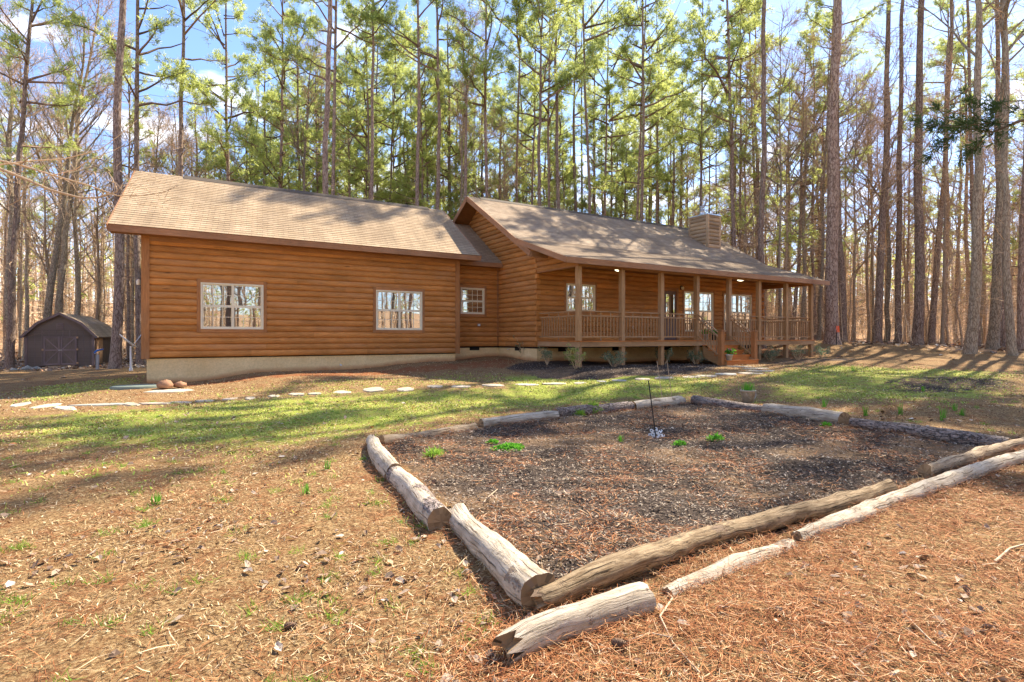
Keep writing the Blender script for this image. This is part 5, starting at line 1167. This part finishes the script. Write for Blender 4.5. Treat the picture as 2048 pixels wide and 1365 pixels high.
shrub(1595,720,.5,.5,'small bush between the last two porch posts','holly',90,8)
shrub(1643,718,.65,.48,'bush beyond the right end of the porch','holly',130,9)
def potted(loc, r0, h, pot, label, flower, seed, cat='flower pot'):
    r = np.random.default_rng(seed); root = empty('flower_pot', loc, label=label, cat=cat); m = MB(); x, y, z = loc
    m.lathe((x, y, z), [(0, 0), (r0*.68, 0), (r0*.95, h*.85), (r0*1.06, h*.86), (r0*1.06, h), (r0*.92, h), (r0*.88, h*.88), (0, h*.86)], 20); m.build('pot', M[pot], root)
    tb = TB()
    for k in range(40): c = np.array([r.normal(0, r0*.55), r.normal(0, r0*.55), h+abs(r.normal(.05, .05))]); tb.quads(leaf_clump(c, 4, .03, .05, .07, .03, r, 0), 0)
    fast('foliage', *tb.arr()[:2], [M['clover']], parent=root)
    tb = TB()
    for k in range(9): c = np.array([r.normal(0, r0*.8), r.normal(0, r0*.8), h+r.uniform(.08, .19)]); tb.quads(leaf_clump(c, 7, .014, .015, .035, .018, r, -.2), 0)
    fast('blossoms', *tb.arr()[:2], [M[flower]], parent=root)
potted((16.93, 12.90, DZ-.176*4), .13, .21, 'terra', 'pale pot of pink flowers on the lowest porch step', 'pink', 4)
potted((17.62, 14.10, DZ), .13, .22, 'black', 'dark pot with red blooms on the porch deck above the steps', 'red', 5)
potted((17.28, 14.22, DZ), .11, .22, 'terra', 'small white pot beside the dark pot at the top of the steps', 'red', 6)
p = gpt(1496, 806); pail = empty('metal_pail', p, label='aged metal pail of green chives standing behind the garden bed', cat='pail'); m = MB(); x, y, z = p
m.lathe((x, y, z), [(0, 0), (.115, 0), (.16, .25), (.168, .255), (.168, .275), (.15, .275), (.145, .22), (0, .21)], 22); m.build('bucket', M['bucket'], pail)
m = MB(); hp = [(x+.17*math.cos(t), y-.17*math.sin(t)*.35-.06, z+.25-.17*math.sin(t)) for t in np.linspace(0.1, 3.0, 12)]; m.tube(hp, .004, 5); m.build('handle', M['galv'], pail)
r = np.random.default_rng(5); n = 170; b = np.stack([r.normal(0, .055, n), r.normal(0, .055, n), np.full(n, .2)], 1); d = unit(np.stack([r.normal(0, .22, n), r.normal(0, .22, n), np.ones(n)], 1)); L = r.uniform(.14, .28, (n, 1)); s_ = unit(np.cross(d, r.normal(0, 1, d.shape)))*.004; tb = TB(); tb.quads(np.stack([b-s_, b+s_, b+d*L+s_*.3, b+d*L-s_*.3], 1), 0)
n = 60; a = r.uniform(0, 6.28, n); b = np.stack([.12*np.cos(a), .12*np.sin(a), np.full(n, .25)], 1); d = unit(np.stack([np.cos(a), np.sin(a), r.uniform(-.6, .5, n)], 1)); s_ = unit(np.cross(d, [0, 0, 1.]))*.005; tb.quads(np.stack([b-s_, b+s_, b+d*.08+s_*.3, b+d*.08-s_*.3], 1), 1)
fast('chives', *tb.arr()[:2], [M['clover'], M['drygrass']], parent=pail, midx=tb.arr()[2])
# garden stake with dotted star spinner
p = gpt(1314, 880); gs = empty('garden_stake', p, label='black rod with a white dotted star spinner fallen at its foot, in the bed', cat='garden stake')
top = Vector(at(1297, 762, float((Vector(p).x*Fw[0]+Vector(p).y*Fw[1]))+.05)); m = MB(); m.tube([(p.x, p.y, p.z-.1), tuple(top)], .0085, 8); m.build('rod', M['black'], gs)
m = MB(); c = Vector((p.x, p.y, p.z+.055)); q = (Vector((-Fw[0], -Fw[1], .55))).normalized(); ux = Vector((Rt[0], Rt[1], 0)); uy = q.cross(ux).normalized()
N_ = 10; ringo = []; ctr = c-q*.03
def stp(rad, t, o=0): return ctr+ux*(math.cos(t)*rad)+uy*(math.sin(t)*rad)+q*o
vs = [stp(.03 if k % 2 else .115, math.pi*k/8, .01) for k in range(16)]+[stp(.03 if k % 2 else .115, math.pi*k/8, -.004) for k in range(16)]
for k in range(8):
    t = 2*math.pi*k/8; pt_ = [stp(.02, t-.5, .004), stp(.075, t-.36, .014), stp(.115, t-.18, .01), stp(.12, t+.05, .004), stp(.085, t+.25, .0), stp(.02, t+.5, .002)]; b_ = [v-q*.006 for v in pt_]
    m.add(pt_+b_, [(0,1,2,3,4,5), (11,10,9,8,7,6)]+[(i, i+6, (i+1) % 6+6, (i+1) % 6) for i in range(6)])
m.build('star_spinner', M['white'], gs); m = MB()
for k in range(8):
    for rad, dt in ((.095, .02), (.055, -.12)):
        t = 2*math.pi*k/8+dt; cc = stp(rad, t, .0165); m.add([cc+ux*.010*math.cos(a)+uy*.010*math.sin(a) for a in np.linspace(0, 6.283, 9)[:-1]], [tuple(range(8))])
m.build('dots', M['black'], gs)
for i, (a, b, lab) in enumerate((((1314,722),(1327,814),'left one of the two thin bamboo canes on the far edge of the bed'), ((1334,722),(1346,806),'right one of two thin bamboo canes on the far edge of the bed'))):
    p = gpt(*b); dep = p.x*Fw[0]+p.y*Fw[1]; m = MB(); m.tube([(p.x, p.y, p.z-.05), tuple(at(a[0], a[1], dep))], [.008, .006], 6); o = m.build('bamboo_cane', M['stake']); own(o, p); tag(o, lab, 'cane')
# orange ribbon on its own picket at the biggest pine
p = gpt(1673, 690); rb = empty('survey_stake', p, label='dark stake with bright orange ribbon at the foot of the biggest pine', cat='stake'); z = gh1(p.x, p.y); m = MB(); m.tube([(p.x, p.y, z-.2), (p.x, p.y, z+.75)], .02, 6); m.build('rod', M['black'], rb)
m = MB()
for dx in (-.09, .02, .1): m.quad((p.x+dx, p.y-.03, z+.95), (p.x+dx+.07, p.y-.04, z+.97), (p.x+dx+.10, p.y-.05, z+.66), (p.x+dx+.02, p.y-.05, z+.62))
m.build('ribbon', M['orange'], rb)
# bulb sprouts
spr = [(313,1008,.11,'green sprout in the lawn, the one nearest the left edge'), (612,990,.12,'tallest green sprout left of the bed'), (654,940,.11,'green sprout closest to the left corner of the bed'), (1648,815,.2,'bulb sprout left of the burnt patch, nearest the white log'), (1730,832,.2,'bulb sprout just beyond the white log end'), (1800,830,.22,'first of the row of sprouts beyond the barked log'), (1886,842,.26,'tallest sprout beyond the barked log'), (1908,822,.16,'small sprout behind the tallest one'), (1925,832,.14,'rightmost sprout beyond the barked log'), (1845,783,.14,'sprout beside the burnt patch on the right lawn'), (1706,742,.2,'sprout near the bush beyond the porch'), (1240,890,.1,'small sprout in the middle of the bed')]
r = np.random.default_rng(8)
for px, py, h_, lab in spr:
    p = gpt(px, py); n = 26; b = np.stack([r.normal(0, .018, n), r.normal(0, .018, n), np.full(n, -.01)], 1); d = unit(np.stack([r.normal(0, .16, n), r.normal(0, .16, n), np.ones(n)], 1)); L = h_*r.uniform(.6, 1.1, (n, 1)); s_ = unit(np.cross(d, r.normal(0, 1, d.shape)))*.0045; tb = TB(); tb.quads(np.stack([b-s_, b+s_, b+d*L+s_*.4, b+d*L-s_*.4], 1), 0); o = fast('bulb_sprout', *tb.arr()[:2], [M['clover']]); o.location = p; tag(o, lab, 'plant', 'bulb sprouts')
def patch(px, py, w_, d_, h_, n, lab, nm='green_plant', ln=.03, wd=.009, mat='clover'):
    p = gpt(px, py); r = np.random.default_rng(px); rr_ = np.sqrt(r.uniform(0, 1, n)); a = r.uniform(0, 6.28, n); lob = 1+.2*np.sin(3*a); X = w_/2*rr_*np.cos(a)*lob; Y = d_/2*rr_*np.sin(a)*lob; Z = h_*(1-rr_**2)*r.uniform(.5, 1, n)
    tb = TB(); B = np.stack([X, Y, Z], 1); dd_ = unit(np.stack([r.normal(0, 1, n), r.normal(0, 1, n), r.uniform(.2, 1.4, n)], 1)); s_ = unit(np.cross(dd_, r.normal(0, 1, dd_.shape)))*wd; L = ln*r.uniform(.6, 1.3, (n, 1)); tb.quads(np.stack([B-s_*.5, B+s_*.5, B+dd_*L+s_, B+dd_*L-s_], 1), 0); o = fast(nm, *tb.arr()[:2], [M[mat]]); o.location = p; tag(o, lab, 'plant')
patch(1018,902,.46,.30,.07,1500,'bright green clover-like mat in the left part of the bed'); patch(986,893,.16,.1,.04,250,'small green offshoot beside the clover mat')
patch(1185,828,.42,.22,.16,600,'grassy green tuft at the far edge of the bed', ln=.09, wd=.006, mat='green'); patch(1160,834,.16,.12,.10,200,'smaller grass tuft left of the grassy tuft', ln=.07, wd=.005, mat='green')
patch(1360,899,.20,.12,.05,260,'low feathery green plant in front of the spinner', ln=.03, wd=.006); patch(1432,887,.24,.14,.07,200,'spindly green seedling right of the spinner', ln=.05, wd=.007); patch(1652,860,.14,.1,.06,120,'tiny green seedling near the white log end', ln=.05, wd=.006)
patch(868,918,.24,.15,.06,260,'thin wispy green grass behind the peeled log', ln=.09, wd=.003, mat='green')
# pine cones
def cone(px, py, s, rz, lab):
    p = gpt(px, py); m = MB(); prof = [(0, -.04), (.016, -.035), (.024, -.015), (.022, .01), (.012, .035), (0, .045)]; m.T = Matrix.Translation((0, 0, .02*s)) @ Matrix.Rotation(rz, 4, 'Z') @ Matrix.Rotation(R_(85), 4, 'X') @ Matrix.Scale(s, 4)
    m.lathe((0, 0, 0), prof, 8)
    for i in range(9):
        z = -.034+i*.0085; rr_ = np.interp(z, [-.035, -.015, .01, .04], [.016, .025, .023, .008])
        for k in range(8): t = 2*math.pi*(k+.5*(i % 2))/8; c, s_ = math.cos(t), math.sin(t); m.add([(rr_*.7*c-.006*s_, rr_*.7*s_+.006*c, z), (rr_*.7*c+.006*s_, rr_*.7*s_-.006*c, z), ((rr_+.010)*c+.004*s_, (rr_+.010)*s_-.004*c, z+.010), ((rr_+.010)*c-.004*s_, (rr_+.010)*s_+.004*c, z+.010)], [(0, 1, 2, 3)])
    o = m.build('pine_cone', M['branch']); o.location = p; tag(o, lab, 'pine cone', 'fallen pine cones')
cone(1238, 1302, .95, .6, 'pine cone in the straw below the outermost log'); cone(868, 972, .9, 2.2, 'pine cone in the bed behind the half-peeled log'); cone(580, 1262, .8, 1.1, 'dark small cone in the grass at the lower left')
# fallen sticks
def stick(pxs, r0, lab, mat='stake'):
    P = [gpt(*q) for q in pxs]; m = MB(); m.tube([(p.x, p.y, p.z+r0+.012*((i*7) % 3)) for i, p in enumerate(P)], [r0*(1-.6*i/len(P)) for i in range(len(P))], 6); o = m.build('fallen_stick', M[mat]); own(o, P[0]); tag(o, lab, 'stick', 'fallen sticks')
stick([(1325,1178),(1345,1205),(1320,1245),(1345,1290),(1375,1330),(1400,1362)], .007, 'long crooked pale stick running down from the log gap')
stick([(1252,1292),(1300,1280),(1345,1292)], .006, 'short pale stick beside the pine cone'); stick([(1555,1120),(1560,1100),(1580,1093),(1602,1112)], .005, 'hooked twig by the short half-buried log')
stick([(1808,1230),(1830,1258),(1858,1290),(1900,1320)], .006, 'curved pale stick in the straw at the lower right'); stick([(1708,1328),(1745,1298),(1762,1280)], .006, 'dark straight stick at the bottom right of centre', 'branch')
stick([(968,1020),(978,1012),(995,996)], .007, 'short bright stick lying in the middle of the bed'); stick([(1590,1024),(1606,1032),(1620,1060)], .006, 'twig draped over the front log', 'stake')
stick([(1990,1130),(2020,1105),(2060,1098)], .01, 'pale forked root at the right edge of the photo')

# ------------------------------------------------------------------ scatter: straw, dry grass, lawn blades, leaves, mulch
def polar(n, r, rmin, rmax, pw, amax=56):
    """ground points, denser near the photographer"""
    u = r.uniform(0, 1, n); e = 2-pw; d = (rmin**e+u*(rmax**e-rmin**e))**(1/e); a = YAW+np.radians(r.uniform(-amax, amax, n)); return d*np.sin(a), d*np.cos(a), d
def in_house(x, y): return ((x > GXL-.1) & (x < MX1+.2) & (y > GY0)) | ((x > MX0-.1) & (x < MX1+.2) & (y > 14.3))
def flatblades(n, rmin, rmax, pw, keep, L, W, tilt, seed, zlo, zhi, grow=.06, bend=True, amax=56):
    r = np.random.default_rng(seed); x, y, d = polar(n, r, rmin, rmax, pw, amax); k = keep(x, y, r) & ~in_house(x, y); x, y, d = x[k], y[k], d[k]; n = len(x)
    sc = 1+grow*np.maximum(0, d-4); a = r.uniform(0, 6.283, n); el = np.abs(r.normal(0, tilt, n)); dr = np.stack([np.cos(a)*np.cos(el), np.sin(a)*np.cos(el), np.sin(el)], 1); P = np.stack([x, y, gh(x, y)+r.uniform(zlo, zhi, n)], 1)
    ln = (L*r.uniform(.5, 1.25, n))[:, None]; s = np.stack([-np.sin(a), np.cos(a), r.normal(0, .3, n)], 1)*(W*sc*r.uniform(.7, 1.3, n))[:, None]
    mid = P+dr*ln*.5; cur = np.stack([-np.sin(a), np.cos(a), np.zeros(n)], 1)*(r.normal(0, .09, n)[:, None]*ln); end = P+dr*ln+cur; end[:, 2] -= el*ln[:, 0]*.25
    tb = TB(); tb.quads(np.stack([P-s, P+s, mid+s, mid-s], 1), 0); tb.quads(np.stack([mid-s, mid+s, end+s*.4, end-s*.4], 1), 0); return tb.arr()
def zn(x, y): return zones(x, y)
def noise2(x, y, f, s=0.):
    return .5+.25*np.sin(f*x+1.7*np.sin(f*.63*y+s))+.25*np.sin(f*.8*y-1.3*np.sin(f*.71*x+2*s))
right_straw = PX((960,1365),(1000,1290),(1300,1170),(1560,1085),(2060,905),(2300,880),(2300,1365))
def k_straw(x, y, r):
    g, m, rd, w_ = zones(x, y); rs_ = poly_mask(x, y, right_straw, .3)+poly_mask(x, y, right_straw+[], .3)*0; nn = noise2(x, y, 1.9)*.6+noise2(x, y, 4.7, 1)*.4
    p = .05+.22*np.clip(nn*1.6-.45, 0, 1)+rs_*(.35+.55*np.clip(nn*2.2-.6, 0, 1))-.75*m*(nn < .62)-.05*rd; return r.uniform(0, 1, len(x)) < p
V, F, MI = flatblades(215000, 1.7, 13, 1.55, k_straw, .125, .0013, .16, 41, .002, .028, .18)
o = fast('pine_straw', V, F, M['straw']); tag(o, 'layer of fallen reddish pine needles over the ground', 'pine straw', kind='stuff')
def k_dry(x, y, r):
    g, m, rd, w_ = zones(x, y); rs_ = poly_mask(x, y, right_straw, .3); nn = noise2(x, y, 1.5, 3)*.5+noise2(x, y, 5.1, 2)*.5; return r.uniform(0, 1, len(x)) < (.75*np.clip(nn*1.7-.25, .1, 1)*(1-m*.93)*(1-rs_*.9)*(1-w_)*(1-rd*.75))
V, F, MI = flatblades(210000, 1.7, 22, 1.35, k_dry, .050, .0021, .5, 42, 0, .008, .16)
o = fast('dry_grass', V, F, M['drygrass']); tag(o, 'thin short straw-coloured dead grass over the yard', 'dry grass', kind='stuff')
def k_lawn(x, y, r):
    g, m, rd, w_ = zones(x, y); nn = noise2(x, y, 1.7, 5)*.5+noise2(x, y, 4.1, 4)*.5; return r.uniform(0, 1, len(x)) < np.clip((g-.12)*1.5, 0, 1)*np.clip(nn*2.2-.55, 0.05, 1)*(1-m)
V, F, MI = flatblades(230000, 5, 30, .95, k_lawn, .055, .0042, .85, 43, 0, .005, .10)
o = fast('grass', V, F, M['lawn']); tag(o, 'yellow-green short spring grass of the lawn', 'grass', kind='stuff')
# green tufts in the near ground
r = np.random.default_rng(44); x, y, d = polar(620, r, 2, 15, 1.1); g, m, rd, w_ = zones(x, y); k = (m < .1) & ~in_house(x, y) & (poly_mask(x, y, right_straw, .3) < .4); x, y = x[k], y[k]; tb = TB()
for a, b in zip(x, y):
    n = r.integers(14, 40); B = np.stack([a+r.normal(0, .035, n), b+r.normal(0, .035, n), np.zeros(n)], 1); B[:, 2] = gh(B[:, 0], B[:, 1]); dd_ = unit(np.stack([r.normal(0, 1, n), r.normal(0, 1, n), r.uniform(.3, 1.5, n)], 1)); L = r.uniform(.03, .075, (n, 1)); s_ = unit(np.cross(dd_, r.normal(0, 1, dd_.shape)))*.0025; tb.quads(np.stack([B-s_, B+s_, B+dd_*L+s_*.3, B+dd_*L-s_*.3], 1), 0)
o = fast('grass_tufts', *tb.arr()[:2], [M['green']]); tag(o, 'scattered small tufts of fresh green grass and weeds', 'grass', kind='stuff')
# dead leaves
def leaves(n, seed, rmin, rmax, pw, keep, size):
    r = np.random.default_rng(seed); x, y, d = polar(n, r, rmin, rmax, pw); k = keep(x, y, r) & ~in_house(x, y); x, y = x[k], y[k]; n = len(x); tb = TB(); sc = size*r.uniform(.5, 1.35, n)*(1+.03*np.hypot(x, y)); a = r.uniform(0, 6.28, n)
    ux = np.stack([np.cos(a), np.sin(a), r.normal(0, .3, n)], 1)*sc[:, None]; uy = np.stack([-np.sin(a), np.cos(a), r.normal(0, .3, n)], 1)*(sc*r.uniform(.35, .7, n))[:, None]; C = np.stack([x, y, gh(x, y)+.012+sc*.15], 1); up = np.array([0, 0, 1.])[None]*(sc*r.uniform(.05, .5, n))[:, None]; j = lambda q: r.normal(0, q, (n, 3))*sc[:, None]
    t0 = C-ux; t1 = C+ux; e1 = C+uy+up+ux*.3+j(.12); e2 = C-uy+up*.7-ux*.1+j(.12); e3 = C+uy*.7+up*1.1-ux*.55+j(.1); e4 = C-uy*.8+up*.9+ux*.55+j(.1); cc = C-up*.1
    V = np.stack([t0, e3, e1, t1, e4, e2, cc], 1).reshape(-1, 3); b = np.arange(n)[:, None]*7; F = np.concatenate([b+np.array([[6, 0, 1, 2]]), b+np.array([[6, 2, 3, 4]]), b+np.array([[6, 4, 5, 0]])]).astype(np.int32); return V, F
def k_leaf(x, y, r): g, m, rd, w_ = zones(x, y); nn = noise2(x, y, 2.3, 7); return r.uniform(0, 1, len(x)) < np.clip(nn*1.5-.3, .06, 1)*(1-.75*m)*(1-g*.6)
V, F = leaves(4200, 45, 1.8, 13, 1.5, k_leaf, .026); o = fast('dead_leaves', V, F, M['leaf']); tag(o, 'scattered curled grey-brown dead leaves', 'dead leaves', kind='stuff')
r = np.random.default_rng(61); bp = []; bd = []
for C, a, Rr in BANK:
    L = float(np.sum(np.linalg.norm(np.diff(C, axis=0), axis=1))); n = int(L*620); i = r.integers(0, len(C)-1, n); f = r.uniform(0, 1, (n, 1)); c = C[i]*(1-f)+C[i+1]*f; sgn = np.where(r.uniform(0, 1, n) < .5, -1, 1); off = Rr[i]*.75+np.abs(r.normal(0, .07, n))
    q = c+a[i]*(sgn*off)[:, None]; clump = noise2(q[:, 0], q[:, 1], 4.3, 2); kp = clump > .38; q = q[kp]; off = off[kp]; q[:, 2] = gh(q[:, 0], q[:, 1])+r.uniform(0, 1, len(q))*np.clip(.075-(off-.06)*.55, .008, .075); bp.append(q)
q = np.concatenate(bp); n = len(q); an = r.uniform(0, 6.28, n); dr = np.stack([np.cos(an), np.sin(an), r.normal(0, .22, n)], 1); wd = (.0013*(1+.16*np.maximum(0, np.hypot(q[:, 0], q[:, 1])-4)))[:, None]; sv = np.stack([-np.sin(an), np.cos(an), r.normal(0, .3, n)], 1)*wd; ln = r.uniform(.04, .14, (n, 1)); tb = TB(); tb.quads(np.stack([q-sv, q+sv, q+dr*ln+sv*.4, q+dr*ln-sv*.4], 1), 0); o = fast('banked_straw', *tb.arr()[:2], [M['straw']]); tag(o, 'pine needles and litter banked up against the border logs', 'pine straw', kind='stuff')
def k_db(x, y, r): g, m, rd, w_ = zones(x, y); nn = noise2(x, y, 3.1, 11); return r.uniform(0, 1, len(x)) < np.clip(nn*1.4-.35, .05, 1)
V, F, MI = flatblades(1700, 1.8, 14, 1.4, k_db, .13, .0024, .12, 49, .008, .03, .05); o = fast('twig_litter', V, F, M['twig']); tag(o, 'small broken twigs lying over the straw and dry grass', 'twigs', kind='stuff')
def k_w(x, y, r): g, m, rd, w_ = zones(x, y); return r.uniform(0, 1, len(x)) < w_*.9+.015
V, F = leaves(42000, 46, 24, 62, .6, k_w, .055); o = fast('woodland_leaves', V, F, M['leaf']); tag(o, 'brown leaf litter on the woodland floor', 'leaf litter', kind='stuff')
# mulch chips in the bed
def k_m(x, y, r): g, m, rd, w_ = zones(x, y); return r.uniform(0, 1, len(x)) < np.where(m > .45, m, 0)
def chips(n, seed, rmin, rmax, pw, L, W, tilt):
    V, F, MI = flatblades(n, rmin, rmax, pw, k_m, L, W, tilt, seed, .0, .018, .10, amax=44); return V, F
V, F = chips(150000, 47, 2.3, 22, 1.25, .040, .0036, .30); o = fast('mulch', V, F, M['mulch']); tag(o, 'dark shredded bark mulch mixed with pale chips in the beds', 'mulch', kind='stuff')
def k_ms(x, y, r): g, m, rd, w_ = zones(x, y); nn = noise2(x, y, 2.6, 9)*.6+noise2(x, y, 6.1, 1)*.4; return r.uniform(0, 1, len(x)) < np.where(m > .45, np.clip(nn*2.2-.95, .04, 1), 0)
V, F, MI = flatblades(110000, 2.3, 14, 1.3, k_ms, .10, .0016, .22, 48, .005, .03, .12, amax=44); o = fast('bed_straw', V, F, M['straw']); tag(o, 'loose pine needles lying over the mulch of the garden bed', 'pine straw', kind='stuff')
